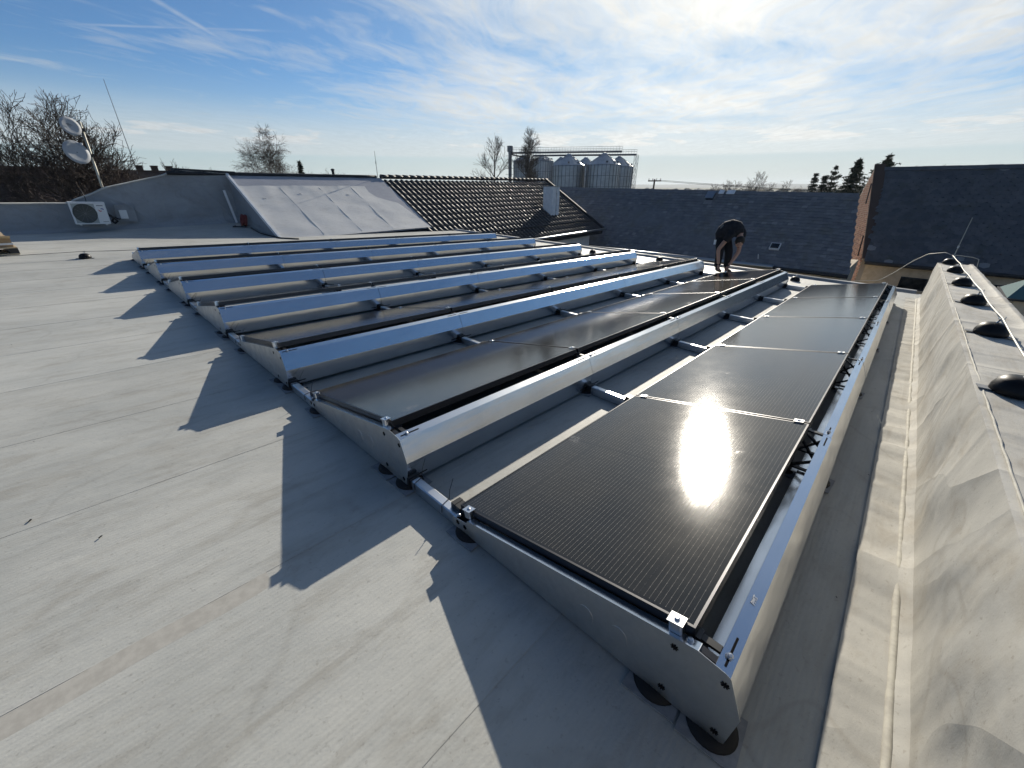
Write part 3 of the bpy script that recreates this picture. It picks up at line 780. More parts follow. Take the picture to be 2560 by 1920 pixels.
# ---- rack parts
def ptop(y): return ZH-(ZH-ZL)*y/WH           # panel plane height at y
DEF = [(-.076, .303), (-.119, .290), (-.174, .170), (-.153, .034), (-.03, .0295)]
def sheetprof(pts, t):
    """closed profile of a thin bent sheet"""
    v = [Vector(p) for p in pts]; ns = []
    for i in range(len(v)):
        d = (v[min(i+1, len(v)-1)]-v[max(i-1, 0)]).normalized(); ns.append(Vector((-d.y, d.x)))
    return [tuple(p) for p in v]+[tuple(p-n*t) for p, n in reversed(list(zip(v, ns)))]
dp = sheetprof(DEF, -.0015)
me_def = MB().prism(dp, 0, L_-.004).mesh('wind_deflector', 'alu')
def slot(x0, low):
    p0, p1, t_ = (DEF[2], DEF[3], .82) if low else (DEF[0], DEF[1], .5)
    d2 = (Vector(p1)-Vector(p0)).normalized(); a2 = math.atan2(d2.y, d2.x); q = Vector(p0)*(1-t_)+Vector(p1)*t_
    mt = Matrix.Translation((x0, q.x, q.y)) @ Matrix.Rotation(math.pi+a2, 4, 'X')
    return MB().box(-.055, .055, -.0033, .0033, -.0008, .0014, mt)
me_slot = [slot(x0, lw).mesh('slot', 'slot') for x0 in (.075, L_-.08) for lw in (False, True)]
boltm = MB(); boltm.lathe([(.011, 0), (.011, .002), (.0075, .0022), (.0075, .008), (.004, .009)], 8)
me_bolt = boltm.mesh('bolt', 'bolt')
# end plate outline (y,z)
EP = [(1.072, .024), (-.150, .024), (-.166, .034), (-.1775, .168), (-.1225, .292), (-.105, .300), (-.03, ptop(-.03)-.036), (.97, ptop(.97)-.036), (.975, ptop(.975)-.052), (1.066, ptop(1.066)-.052), (1.076, .05)]
me_plate = MB().prism(EP, -.0365, -.0345).mesh('end_plate', 'zinc')
fl = MB()
fl.add([(-.0365,-.03,ptop(-.03)-.0352),(-.006,-.03,ptop(-.03)-.0352),(-.006,.965,ptop(.965)-.0352),(-.0365,.965,ptop(.965)-.0352)], [(0,1,2,3)])
me_flange = fl.mesh('flange', 'alu')
st = MB()
for a in (0, 45, 90, 135): st.box(-.0006, .0006, -.012, .012, -.0022, .0022, Matrix.Rotation(R(a), 4, 'X'))
st.lathe([(.0055, -.0008), (.0055, .0008)], 8, Matrix.Rotation(R(90), 4, 'Y'))
me_star = st.mesh('fixing_hole', 'slot')
kn = MB()
for yc, zc in ((.33, .105), (.20, .125)):
    kn.tube([(-.0368, yc-.035*math.cos(R(a)), zc+.045*math.sin(R(a))) for a in range(-20, 131, 15)], .0014, 5)
me_knock = kn.mesh('knockout', 'zinc', True)
# black support bracket at each joint
sb = MB(); bw_ = .011
def bar(m, y0, z0, y1, z1, w=.010, dx=.012, x=0):
    d = Vector((y1-y0, z1-z0)); l = d.length; a = math.atan2(d.y, d.x)
    m.box(-dx, dx, 0, l, -w/2, w/2, Matrix.Translation((x, y0, z0)) @ Matrix.Rotation(a, 4, 'X'))
for (y0, z0, y1, z1) in ((.012, .04, .012, .295), (-.15, .045, .10, .045), (-.162, .165, -.143, .04), (-.112, .285, -.164, .168),
                         (.012, .298, -.075, .298), (-.075, .298, -.112, .286), (-.150, .055, .008, .235), (.008, .055, -.155, .165), (-.155, .165, .008, .165), (-.112, .285, .008, .165), (-.155, .165, .008, .290)):
    bar(sb, y0, z0, y1, z1)
sb.box(-.02, .02, -.02, .09, .296, .3075)
me_bracket = sb.mesh('support_bracket', 'black')
lb = MB(); lb.box(-.022, .022, .97, 1.10, .025, .085); lb.box(-.026, .026, 1.06, 1.115, .028, .098); lb.box(-.016, .016, .99, 1.05, .085, .100)
lb.box(-.027, .027, 1.10, 1.125, .03, .10)
me_low = lb.mesh('low_bracket', 'black')
cm = MB(); cm.cbox(-.017, .017, -.020, .020, -.034, .0035, .005); cm.box(-.020, .020, -.024, .024, .0036, .0062); cm.lathe([(.0085, .0063), (.0085, .010), (.005, .012)], 8)
me_clamp = cm.mesh('clamp', 'clamp')
ft = MB().lathe([(.070, .0), (.076, .004), (.074, .012), (.058, .020), (.045, .0235)], 24); me_foot = ft.mesh('foot', 'rubber', True)
me_pad = MB().box(-.085, .085, -.085, .085, .0, .0045).mesh('protection_mat', 'pad')
arm = MB(); arm.prism([(.0, .303), (-.02, .306), (-.078, .301), (-.078, .286), (-.02, .290), (0, .287)], -.028, -.004); me_arm = arm.mesh('corner_arm', 'frame')
for r_ in range(NROW):
    t = thing('panel_rack', f'aluminium rack with wind deflector and end plates under the {ROWN[r_]}', 'panel rack', (0, r_*P_, 0), group='racks of the solar rows')
    for k in range(NMOD):
        d = mobj('wind_deflector', me_def, t)
        x0 = k*L_ if k else -.034
        d.location = (x0, 0, 0)
        d.rotation_euler = (rj.uniform(-.006, .006), 0, rj.uniform(-.0008, .0008))
        if k == 0: d.scale.x = (L_-.004+.034)/(L_-.004)
        if k == NMOD-1: d.scale.x = (L_+.034)/(L_-.004)
        for me in me_slot: mobj('slot', me, d)
        if k == 0 or r_ <= 1:
            b = mobj('bolt', me_bolt, d); b.location = (.055, -.0975, .2985); b.rotation_euler = (R(17), 0, 0)
    for xx, sx in ((0, 1), (NMOD*L_-.02, -1)):
        e = mobj('end_plate', me_plate, t); e.location = (xx, 0, 0); e.scale = (sx, 1, 1)
        mobj('flange', me_flange, e); mobj('knockout', me_knock, e)
        for (yy, zz) in ((1.035, .058), (.985, .060), (.03, .262), (-.115, .258), (.03, .062), (-.135, .055)):
            s_ = mobj('fixing_hole', me_star, e); s_.location = (-.0371, yy, zz)
        b = mobj('bolt', me_bolt, e); b.location = (-.018, .0, ptop(0)-.0345)
        b = mobj('bolt', me_bolt, e); b.location = (-.018, 1.05, ptop(1.05)-.05)
        mobj('corner_arm', me_arm, e)
    for k in range(NMOD+1):
        x = k*L_-.010 if k else .004
        for nm, me in (('support_bracket', me_bracket), ('low_bracket', me_low)):
            o = mobj(nm, me, t); o.location = (x if 0 < k < NMOD else x+(.02 if k == 0 else -.02), 0, 0)
        for yy in (.05, .99):
            c = mobj('clamp', me_clamp, t); c.matrix_local = Matrix.Translation((x-(.010 if k == 0 else 0)+(0 if k < NMOD else .006), yy, ptop(yy)+.001)) @ Matrix.Rotation(-TILT, 4, 'X')
        for yy in (.055, -.125, .985):
            fo = mobj('foot', me_foot, t); fo.location = (x, yy, .0045)
            pd = mobj('protection_mat', me_pad, fo); pd.location = (0, 0, .001); pd.rotation_euler = (0, 0, rj.uniform(-.08, .08))
# stamp on the flange of the nearest deflector: an outlined box with three letters
def stamp():
    cu = bpy.data.curves.new('stamp', 'FONT'); cu.body = 'PMT'; cu.size = .021; cu.align_x = 'CENTER'; cu.align_y = 'CENTER'; cu.extrude = .0004
    o = bpy.data.objects.new('tmp', cu); col.objects.link(o)
    dg = bpy.context.evaluated_depsgraph_get(); me = bpy.data.meshes.new_from_object(o.evaluated_get(dg)); bpy.data.objects.remove(o)
    me.materials.clear(); me.materials.append(M['white']); return me
racks = [o for o in col.objects if o.name.startswith('panel_rack')]
try:
    d0 = [c for c in racks[0].children if c.name.startswith('wind_deflector')][0]
    stm = mobj('stamp', stamp(), d0)
    fd = (Vector(DEF[1])-Vector(DEF[0])).normalized(); fa = math.atan2(fd.y, fd.x)
    mt = Matrix.Translation((.30, -.0975, .2982)) @ Matrix.Rotation(math.pi+fa, 4, 'X') @ Matrix.Rotation(R(180), 4, 'X') @ Matrix.Rotation(R(-fa*0), 4, 'Z')
    stm.matrix_local = Matrix.Translation((.30, -.0975, .2985)) @ Matrix.Rotation(R(17), 4, 'X')
    fb = MB()
    for (x0, x1, y0, y1) in ((-.034, .034, .0125, .0142), (-.034, .034, -.0142, -.0125), (-.034, -.0323, -.0124, .0124), (.0323, .034, -.0124, .0124)): fb.box(x0, x1, y0, y1, 0, .0004)
    q = fb.build('stamp_border', 'white', d0); q.matrix_local = stm.matrix_local
except Exception as ex: print('stamp', ex)
# ---- base rails running under all rows at every joint
rp_ = [(-.026, .030), (-.022, .026), (.022, .026), (.026, .030), (.026, .066), (.020, .071), (-.020, .071), (-.026, .066)]
me_rail = MB().prism(rp_, 0, .400).mesh('rail_profile', 'rail')
me_strip = MB().box(-.022, .022, .02, 11.0, .0065, .0245).mesh('base_strip', 'rail')
cc_ = MB(); cc_.box(-.031, .031, -.022, .020, .024, .0765); cc_.box(-.036, .036, -.012, .004, .020, .081)
me_conn = cc_.mesh('connector', 'black')
tie = MB(); tie.tube([(-.03, 0, .03), (-.03, 0, .072), (.03, 0, .0735), (.03, 0, .03)], .0022, 4); tie.tube([(.03, 0, .07), (.05, .01, .11), (.085, .015, .155)], .0016, 4)
me_tie = tie.mesh('cable_tie', 'black')
for k in range(NMOD+1):
    x = (k*L_-.010) if 0 < k < NMOD else (-.003 if k == 0 else k*L_-.025)
    t = thing('mounting_rail', f'silver aluminium rail crossing under all rows, {ORD[k]} from the near end' if k else 'silver aluminium rail linking the near ends of all rows', 'rail', (x, -.13, 0), group='base rails under the rows')
    mobj('base_strip', me_strip, t)
    for r_ in range(NROW-1):          # the visible length of the rail in each gap between rows
        o = mobj('rail_profile', me_rail, t); o.matrix_local = Matrix(((0, 1, 0, 0), (1, 0, 0, r_*P_+1.055+.13), (0, 0, 1, 0), (0, 0, 0, 1)))
        c = mobj('connector', me_conn, t); c.location = (0, (r_+1)*P_-.172+.13, 0)
    cb = MB().tube([(.036+.006*nz(i*.5, k), .1+i*.11, .015+.004*nz(i*.8, k+3)) for i in range(98)], .0055, 5); cb.build('cable', 'cable', t, True)
    if k == 0:
        for r_ in range(6):
            for yy in (r_*P_+1.30, r_*P_+1.53):
                c = mobj('cable_tie', me_tie, t); c.location = (0, yy, 0); c.rotation_euler = (0, 0, rj.uniform(-.3, .3))

# ================================================================== SMALL THINGS ON THE ROOF
hb = MB().lathe([(.088, 0), (.092, .006), (.090, .030), (.076, .064), (.052, .084), (.028, .090)], 20)
M['dome'] = mat('dome_black', (.006, .006, .007), .45, 0, .22)
me_dome = hb.mesh('dome', 'dome', True)
me_skirt = MB().box(-.03, .03, -.14, .13, .0, .004).mesh('strip', 'pad')
cl_ = MB(); cl_.tube([(0, 0, .085), (0, -.008, .10), (.012, -.012, .115), (0, -.016, .128)], .006, 6); cl_.box(-.016, .016, -.03, .002, .118, .124); cl_.box(-.006, .006, -.034, -.028, .11, .14)
me_clip = cl_.mesh('clip', 'bolt')
def holder(x, y, z, label, rz=0, strip=True):
    t = thing('conductor_holder', label, 'cable holder', (x, y, z), rz, group='black dome holders of the lightning conductor')
    mobj('dome', me_dome, t); mobj('clip', me_clip, t)
    if strip:
        s_ = mobj('strip', me_skirt, t); s_.location = (0, .0, .002)
    return t
PZ = .672
DX = [(9.40, -.655), (8.04, -.682), (6.48, -.69), (5.03, -.712), (3.54, -.722), (2.07, -.70), (.6, -.715)]
DL = ['at the far end of the parapet', 'second from the far end on the parapet', 'third from the far end on the parapet', 'fourth from the far end on the parapet', 'fifth from the far end on the parapet', 'nearest the camera on the parapet', 'on the parapet just beyond the right frame edge']
for (x, y), l in zip(DX[:6], DL): holder(x, y, PZ, 'black dome cable holder '+l, rj.uniform(-.15, .15))
wp = []
for i, ((xa, ya), (xb, yb)) in enumerate(zip(DX, DX[1:])):
    for j in range(8):
        u = j/8; sag = -.010*math.sin(math.pi*u)
        wp.append((xa+(xb-xa)*u, ya+(yb-ya)*u-.016+.004*math.sin(math.pi*u)*(1 if i % 2 else -1), PZ+.128+sag))
wp = [(9.55, -.66, PZ+.135)]+wp+[(.6, -.73, PZ+.128), (-.8, -.72, PZ+.10)]
w = MB().tube(wp, .0052, 7).build('lightning_conductor', 'wire', smooth=True); onroof(w); tag(w, 'long pale lightning conductor wire running along the parapet top', 'wire')
w = MB().tube([(9.55, -.66, PZ+.135), (9.72, -.56, PZ+.16), (9.86, -.36, PZ+.10), (9.93, -.2, PZ-.05), (9.97, -.02, PZ-.28), (10.0, .10, .26), (9.98, .17, .20)], .0052, 7).build('down_conductor', 'wire', smooth=True); onroof(w); tag(w, 'conductor wire curving down from the parapet end to the left', 'wire')
w = MB().tube([(9.55, -.66, PZ+.135), (9.75, -.75, PZ+.13), (9.82, -.92, PZ+.115), (9.84, -1.01, PZ+.09), (9.84, -1.03, PZ-.02), (9.82, -1.05, PZ-.4)], .0052, 7).build('down_conductor', 'wire', smooth=True); onroof(w); tag(w, 'conductor wire bending over the outer side of the parapet end', 'wire')
t = thing('lightning_rod', 'thin metal lightning rod standing at the far end of the parapet', 'lightning rod', (9.45, -.672, PZ+.06))
MB().tube([(0, 0, 0), (0, 0, .68)], [.006, .004], 6).build('rod', 'wire', t); MB().lathe([(.012, .20), (.012, .24)], 8).build('coupling', 'bolt', t)
# far edge conductor
FE = [(9.53, 6.52), (9.91, 4.67), (9.72, 1.50), (9.98, -.30)]
for (x, y), l in zip(FE[:3], ('beyond the end of the fourth row', 'beyond the end of the third row', 'beyond the far end of the second row')):
    holder(x, y, .006, 'black dome cable holder on the flat roof '+l, R(90))
w = MB().tube([(9.4, 9.0, .12), (9.53, 6.52, .134), (9.72, 5.6, .10), (9.9, 4.67, .134), (9.95, 3.0, .07), (9.75, 1.5, .134), (9.95, .6, .12), (9.98, .17, .20)], .0052, 6).build('edge_conductor', 'wire', smooth=True); onroof(w); tag(w, 'conductor wire running along the far edge of the flat roof', 'wire')
# left holder and its wire
holder(-.66, 11.35, .006, 'single black dome cable holder on the open roof left of the rows', R(70))
w = MB().tube([(-9, 11.2, .14), (-4, 11.15, .09), (-.66, 11.33, .134), (-.2, 11.25, .13), (2.4, 11.1, .10), (5, 11.15, .12), (9.4, 9.0, .12)], .0045, 6).build('roof_conductor', 'cable', smooth=True); onroof(w); tag(w, 'thin dark wire crossing the open roof behind the farthest row', 'wire')
# pallet with carton at the left edge
t = thing('pallet', 'wooden pallet at the left edge of the flat roof', 'pallet', (-2.15, 12.75, .006), R(8))
for i in range(6): MB().box(-.6, .6, -.4+i*.146, -.4+i*.146+.095, .115, .135).build('board', 'wood', t)
for i in range(3): MB().box(-.6+i*.54, -.6+i*.54+.12, -.4, .4, .022, .113).build('bearer', 'black', t)
for i in range(3): MB().box(-.6, .6, -.4+i*.36, -.4+i*.36+.09, 0, .02).build('base_board', 'wood', t)
t = thing('carton', 'open flat cardboard carton lying on the pallet at the left edge', 'carton', (-2.15, 12.75, .1425), R(8))
MB().box(-.56, .56, -.36, .36, 0, .16).build('body', 'card', t)
MB().box(-.57, .57, -.37, .37, .04, .075).build('band', 'white', t)
for sx in (-1, 1): MB().box(-.56, .56, -.02, .16, 0, .004, Matrix.Translation((0, .36*sx, .16)) @ Matrix.Rotation(R(14 if sx > 0 else 160), 4, 'X')).build('flap', 'wood', t)
# air conditioning unit on the back wall
t = thing('air_conditioner', 'white outdoor air conditioning unit with round fan mounted on the back wall', 'air conditioner', (-.13, 15.92, .27))
MB().cbox(-.345, .345, -.01, .27, .0, .54, .02).build('casing', 'acwhite', t, bevel=.006)
MB().box(-.34, .345, -.016, -.0105, .50, .545).build('top_lip', 'white', t)
fan = MB().lathe([(.225, 0), (.232, .010), (.215, .012), (.21, .003)], 28, Matrix.Translation((-.095, -.012, .265)) @ Matrix.Rotation(R(90), 4, 'X')).build('fan_ring', 'grille', t, True)
gr = MB()
for i in range(-7, 8):
    h = math.sqrt(max(0, .21**2-(i*.028)**2)); gr.box(-.095-h, -.095+h, -.0215, -.019, .265+i*.028-.002, .265+i*.028+.002)
for a in range(0, 180, 30): gr.box(-.21, .21, -.024, -.0216, -.003, .003, Matrix.Translation((-.095, 0, .265)) @ Matrix.Rotation(R(a), 4, 'Y'))
gr.build('grille', 'silod', t)
MB().box(-.31, .125, -.0118, -.0102, .03, .50).build('fan_panel', 'grille', t).data.materials[0] = mat('fan_panel', (.34, .37, .36), .5)
MB().box(.165, .29, -.0125, -.0105, .445, .463).build('name_strip', 'silod', t)
MB().box(.20, .31, -.0125, -.0105, .055, .066).build('vent_slit', 'silod', t)
def sshape(flip):
    pts = [(-.058, .03), (-.05, .0), (-.02, -.018), (.012, -.02), (.0, -.038), (-.03, -.042), (-.052, -.02)]
    s = -1 if flip else 1
    n = len(pts); vs = [(a*s, -.0130, b*s) for a, b in pts]+[(a*s, -.0108, b*s) for a, b in pts]
    fs = [tuple(range(n)), tuple(range(2*n-1, n-1, -1))]+[(i, n+i, n+(i+1) % n, (i+1) % n) for i in range(n)]
    return MB().add(vs, fs, Matrix.Translation((.235, 0, .35)))
sshape(False).build('emblem_red', 'red', t); sshape(True).build('emblem_blue', 'blue', t)
for sx in (-.25, .25): MB().box(sx-.02, sx+.02, .0, .42, -.03, -.002).build('wall_bracket', 'zinc', t)
MB().tube([(.345, .12, .22), (.42, .10, .17), (.50, .12, .06), (.44, .2, .0), (.40, .35, .05), (.50, .43, .14)], .022, 8).build('pipe', 'cable', t, True)
MB().tube([(.345, .15, .26), (.45, .16, .16), (.56, .25, .10), (.60, .40, .10)], .016, 8).build('pipe', 'cable', t, True)
MB().tube([(.02, .25, .53), (.03, .33, .66), (.0, .42, .85)], .008, 6).build('cable', 'cable', t, True)
t = thing('wall_duct', 'pale duct cover on the back wall right of the air conditioner', 'duct cover', (.62, 16.30, .30))
MB().cbox(-.22, .22, -.02, .05, .0, .44, .015).build('cover', 'wallmem', t)
MB().box(-.14, .02, -.07, -.0205, .08, .30).build('box', 'acwhite', t)
# dish mast behind the wall
t = thing('dish_mast', 'galvanised mast carrying two satellite dishes behind the back wall', 'mast', (.37, 17.0, 0))
MB().tube([(0, 0, -.2), (0, 0, 2.72)], .028, 10).build('mast', 'wire', t, True)
for zz, mz, sc_, lab in ((2.58, -65, .21, 'dish'), (1.98, -40, .27, 'dish')):
    mt = Matrix.Translation((-.22 if sc_ < .25 else -.28, -.14, zz)) @ Matrix.Rotation(R(200-90), 4, 'Z') @ Matrix.Rotation(R(-72), 4, 'Y')
    d = MB()
    n = 26; ringp = [(0, 0), (.35, .012), (.7, .045), (1.0, .09)]
    vs = []; fs = []
    for ri, (rr, zz2) in enumerate(ringp):
        for k in range(n):
            a = 2*math.pi*k/n; vs.append((rr*sc_*math.cos(a)*1.08, rr*sc_*math.sin(a), zz2*sc_))
    for ri in range(3):
        for k in range(n): fs.append((ri*n+k, ri*n+(k+1) % n, (ri+1)*n+(k+1) % n, (ri+1)*n+k))
    vs2 = [(a, b, c-.008) for a, b, c in vs]; o_ = len(vs)
    d.add(vs+vs2, fs+[tuple(i+o_ for i in reversed(q)) for q in fs]+[(3*n+k, 3*n+(k+1) % n, o_+3*n+(k+1) % n, o_+3*n+k) for k in range(n)], mt)
    dd = d.build('dish', 'dish', t, True)
    MB().tube([(0, 0, zz-.05), (-.1, -.05, zz-.03), (-.22 if sc_ < .25 else -.28, -.13, zz)], .014, 6).build('dish_arm', 'black', t)
    MB().box(-.045, .045, -.045, .045, zz-.09, zz-.01).build('clamp', 'black', t)
    c = mt @ Vector((0, 0, .0)); e1 = mt @ Vector((sc_*.9, 0, .1)); e2 = mt @ Vector((.15*sc_, 0, .42))
    MB().tube([e1, e2], .008, 5).build('feed_arm', 'zinc', dd); MB().tube([e2, e2+Vector((.0, -.0, .05))], .022, 8).build('receiver', 'acwhite', dd)
    if sc_ < .25:
        lg = MB(); 
        for i, (a, b) in enumerate(((-.05, .05), (-.03, .07), (.0, .05))): lg.box(.02+i*.018, .028+i*.018, a, b, .012+.004*i, .016+.004*i, mt)
        lg.build('print', 'silod', dd)
MB().tube([(-.02, -.03, 2.5), (.04, -.02, 1.6), (-.02, -.03, .9), (-.12, -.3, .85)], .006, 5).build('cable', 'cable', t)
# hose coil leaning on the side wall and a folded strip beside it
t = thing('hose_coil', 'coil of dark red hose leaning on the side wall below the pale slope', 'hose', (3.30, 15.55, rise(3.3, 15.55)+.006))
for i in range(5):
    rr = .17-.012*(i % 3); MB().tube([(.03*i-.08+.02*math.cos(R(a)), rr*math.cos(R(a)), .19+rr*math.sin(R(a))) for a in range(0, 361, 20)], .017, 7, Matrix.Rotation(R(10), 4, 'Y')).build('turn', 'hose', t, True)
MB().tube([(-.05, -.1, .05), (-.15, -.2, .022), (-.35, -.1, .02), (-.2, .2, .02)], .017, 7).build('tail', 'cable', t, True)
w = MB().tube([(3.40, 15.3, .14), (3.42, 14.6, .04), (3.5, 13.9, .02), (3.55, 13.3, .018), (3.9, 12.9, .016)], .02, 7).build('drain_hose', 'cable', smooth=True); onroof(w); tag(w, 'dark hose lying along the foot of the pale slope', 'hose')
# rod on the ridge
t = thing('ridge_rod', 'thin lightning rod on the ridge where tiles meet the pale slope', 'lightning rod', roof=False); t.matrix_world = PRm() @ T(9.95, SR, ZR)
MB().tube([(0, 0, 0), (0, 0, .95)], [.012, .007], 6).build('rod', 'silod', t); MB().lathe([(.02, .5), (.02, .58)], 6).build('coupling', 'silod', t)
t = thing('ridge_post', 'short dark vent post standing on the ridge above the pale slope', 'vent post', roof=False); t.matrix_world = PRm() @ T(8.2, SR+.3, ZR)
MB().lathe([(.05, -.2), (.05, .22), (.07, .23), (.07, .27), (.02, .29)], 10).build('stack', 'dark', t)
# litter
lt = MB(); rl = random.Random(21)
for i in range(9):
    x, y = rl.uniform(-2.6, -.2), rl.uniform(1.6, 9)
    s_ = rl.uniform(.002, .0055); a = rl.uniform(0, 3)
    lt.box(-s_*1.6, s_*1.6, -s_*.6, s_*.6, .006, .006+s_*.5, T(x, y, 0, a))
for i in range(6):
    x, y = rl.uniform(.4, 4), rl.uniform(-.42, -.25); s_ = rl.uniform(.0015, .003)
    lt.box(-s_*1.6, s_*1.6, -s_*.6, s_*.6, .007, .007+s_*.5, T(x, y, 0, rl.uniform(0, 3)))
lo = lt.build('roof_litter', 'rubber'); onroof(lo); tag(lo, 'tiny dark crumbs scattered on the grey roof membrane', 'litter', kind='stuff')

# ================================================================== THE WORKER
def skin(name, pts, edges, m, parent, sub=2, root=0):
    me = bpy.data.meshes.new(name); me.from_pydata([p[0] for p in pts], edges, []); me.update()
    o = bpy.data.objects.new(name, me); col.objects.link(o)
    sk_ = o.modifiers.new('skin', 'SKIN'); sk_.use_smooth_shade = True
    lay = me.skin_vertices[0].data
    for i, p in enumerate(pts):
        r = p[1]; lay[i].radius = r if isinstance(r, tuple) else (r, r); lay[i].use_root = (i == root)
    if sub:
        s_ = o.modifiers.new('sub', 'SUBSURF'); s_.levels = sub; s_.render_levels = sub
    dg = bpy.context.evaluated_depsgraph_get(); dg.update()
    me2 = bpy.data.meshes.new_from_object(o.evaluated_get(dg)); bpy.data.objects.remove(o)
    me2.materials.clear(); me2.materials.append(M[m])
    me2.polygons.foreach_set('use_smooth', [True]*len(me2.polygons))
    return mobj(name, me2, parent)
WX, WY = 9.36, 2.95
wk = thing('person', 'worker in dark shirt and trousers bending down at the far end of the second row', 'person', (WX, WY, .006))
def V(y, z, x=0): return (x, (y-WY)*1.015, z*1.015)
# joints (picture left is +y): legs apart along x, trunk folded forward to the right and towards the rows
J = dict(pelv=V(3.10, .84, .02), waist=V(3.02, .955, 0), chest=V(2.82, .955, -.03), neck=V(2.705, .84, -.06), skull=V(2.665, .70, -.09), chin=V(2.70, .60, -.02),
         shA=V(2.86, .83, -.17), elA=V(3.03, .50, -.20), wrA=V(2.955, .19, -.19), shB=V(2.72, .84, .12), elB=V(2.69, .46, .10), wrB=V(2.79, .17, .0),
         hipA=V(3.09, .77, -.09), kneeA=V(3.02, .44, -.08), ankA=V(3.01, .09, -.05), toeA=V(2.90, .035, -.12), hipB=V(3.03, .77, .11), kneeB=V(2.88, .44, .10), ankB=V(2.86, .09, .12), toeB=V(2.74, .035, .06))
def pts_(*a): return [(J[k], r) for k, r in a]
J['uback'] = V(2.91, .95, -.03)
body = skin('body', pts_(('pelv', .11), ('waist', (.08, .08)), ('uback', (.08, .08)), ('chest', (.08, .07)), ('neck', .055), ('skull', .085), ('shA', .052), ('elA', .044), ('wrA', .030), ('shB', .052), ('elB', .044), ('wrB', .030),
        ('hipA', .085), ('kneeA', .055), ('ankA', .040), ('hipB', .085), ('kneeB', .055), ('ankB', .040)),
    [(0,1),(1,2),(2,3),(3,4),(4,5),(3,6),(6,7),(7,8),(3,9),(9,10),(10,11),(0,12),(12,13),(13,14),(0,15),(15,16),(16,17)], 'skin', wk)
tr_ = skin('trousers', pts_(('waist', (.10, .10)), ('pelv', .15), ('hipA', .122), ('kneeA', .088), ('ankA', .072), ('hipB', .122), ('kneeB', .088), ('ankB', .072)), [(0,1),(1,2),(2,3),(3,4),(1,5),(5,6),(6,7)], 'trouser', wk, root=1)
upA = tuple(Vector(J['shA']).lerp(Vector(J['elA']), .42)); upB = tuple(Vector(J['shB']).lerp(Vector(J['elB']), .42))
sp = MB()
spine = [(3.055, .735, .145), (3.06, .80, .165), (3.035, .875, .168), (2.985, .935, .166), (2.91, .962, .168), (2.83, .940, .170), (2.765, .885, .150), (2.715, .835, .085)]
sp.tube([V(y_, z_, -.02-.04*i/7) for i, (y_, z_, r_2) in enumerate(spine)], [r_2 for *_, r_2 in spine], 16)
for a_, b_ in (('shA', upA), ('shB', upB)):
    c0 = Vector(J['chest']).lerp(Vector(J[a_]), .35)
    sp.tube([c0, Vector(J[a_]).lerp(c0, .35)+Vector((0, 0, .02)), J[a_], Vector(J[a_]).lerp(Vector(b_), .5), b_], [.09, .098, .092, .080, .076], 12)
sh_ = sp.build('shirt', 'shirt', wk, True)
# head: face, ears, hair cap
hd = Vector(J['skull']); fdv = (Vector(J['chin'])-hd).normalized()
hm = Matrix.Translation(hd) @ fdv.to_track_quat('-Z', 'Y').to_matrix().to_4x4()
def ellip(name, m, parent, c, s, mt, nseg=14):
    prof = [(max(.001, math.sin(math.pi*i/10)), -math.cos(math.pi*i/10)) for i in range(11)]
    b = MB().lathe(prof, nseg, mt @ Matrix.Translation(c) @ Matrix.Diagonal((*s, 1))); return b.build(name, m, parent, True)
ellip('face', 'skin', body, (0, 0, -.03), (.078, .092, .115), hm)
ellip('nose', 'skin', body, (0, -.095, -.045), (.013, .02, .022), hm, 8)
for sx in (-1, 1):
    ellip('ear', 'skin', body, (.08*sx, .01, -.035), (.012, .024, .034), hm, 8)
    ellip('eye', 'black', body, (.032*sx, -.083, -.025), (.011, .008, .008), hm, 8)
ellip('mouth', 'hose', body, (0, -.080, -.092), (.025, .010, .006), hm, 8)
ellip('hair', 'hair', wk, (0, .020, -.004), (.097, .100, .118), hm)
# hands: palm with four fingers and thumb, closing on the panel edge
def hand(wr, toward, name='hand'):
    w_ = Vector(wr); d = toward.normalized(); side = d.cross(Vector((0, 0, 1))); side = side.normalized() if side.length > .1 else Vector((1, 0, 0))
    nrm = side.cross(d)
    ps = [(tuple(w_), .024), (tuple(w_+d*.05), (.038, .018)), (tuple(w_+d*.085), (.036, .015))]; ed = [(0,1),(1,2)]
    for i, (o_, l) in enumerate(((-.028, .062), (-.010, .074), (.010, .070), (.028, .055))):
        b = len(ps); k = w_+d*.085+side*o_
        ps += [(tuple(k), .0095), (tuple(k+d*l*.55+nrm*.008), .009), (tuple(k+d*l*.9+nrm*.03), .0075)]; ed += [(2,b),(b,b+1),(b+1,b+2)]
    b = len(ps); k = w_+d*.035+side*.036
    ps += [(tuple(k), .011), (tuple(k+side*.022+d*.03), .010), (tuple(k+side*.025+d*.06+nrm*.01), .008)]; ed += [(1,b),(b,b+1),(b+1,b+2)]
    return skin(name, ps, ed, 'skin', body, 1)
hand(J['wrA'], Vector((-.05, -.35, -.9))); hand(J['wrB'], Vector((-.25, .1, -.9)))
for k in ('A', 'B'):
    a, t_ = Vector(J['ank'+k]), Vector(J['toe'+k])
    skin('boot', [(tuple(a+Vector((0, 0, .07))), .058), (tuple(a+Vector((0, .0, -.035))), (.052, .046)), (tuple(a.lerp(t_, .6)+Vector((0, 0, .0))), (.050, .040)), (tuple(t_+Vector((0, -.02, .005))), (.045, .030))], [(0,1),(1,2),(2,3)], 'boot', wk, 1)
ellip('back_patch', 'patch', sh_, (0, 0, 0), (.012, .05, .075), Matrix.Translation(Vector(J['waist'])+Vector((-.166, .04, -.02))))
MB().box(-.004, .004, -.022, .022, -.05, .05, Matrix.Translation(Vector(J['hipA'])+Vector((-.085, .055, -.13)))).build('pocket_tab', 'acwhite', tr_)

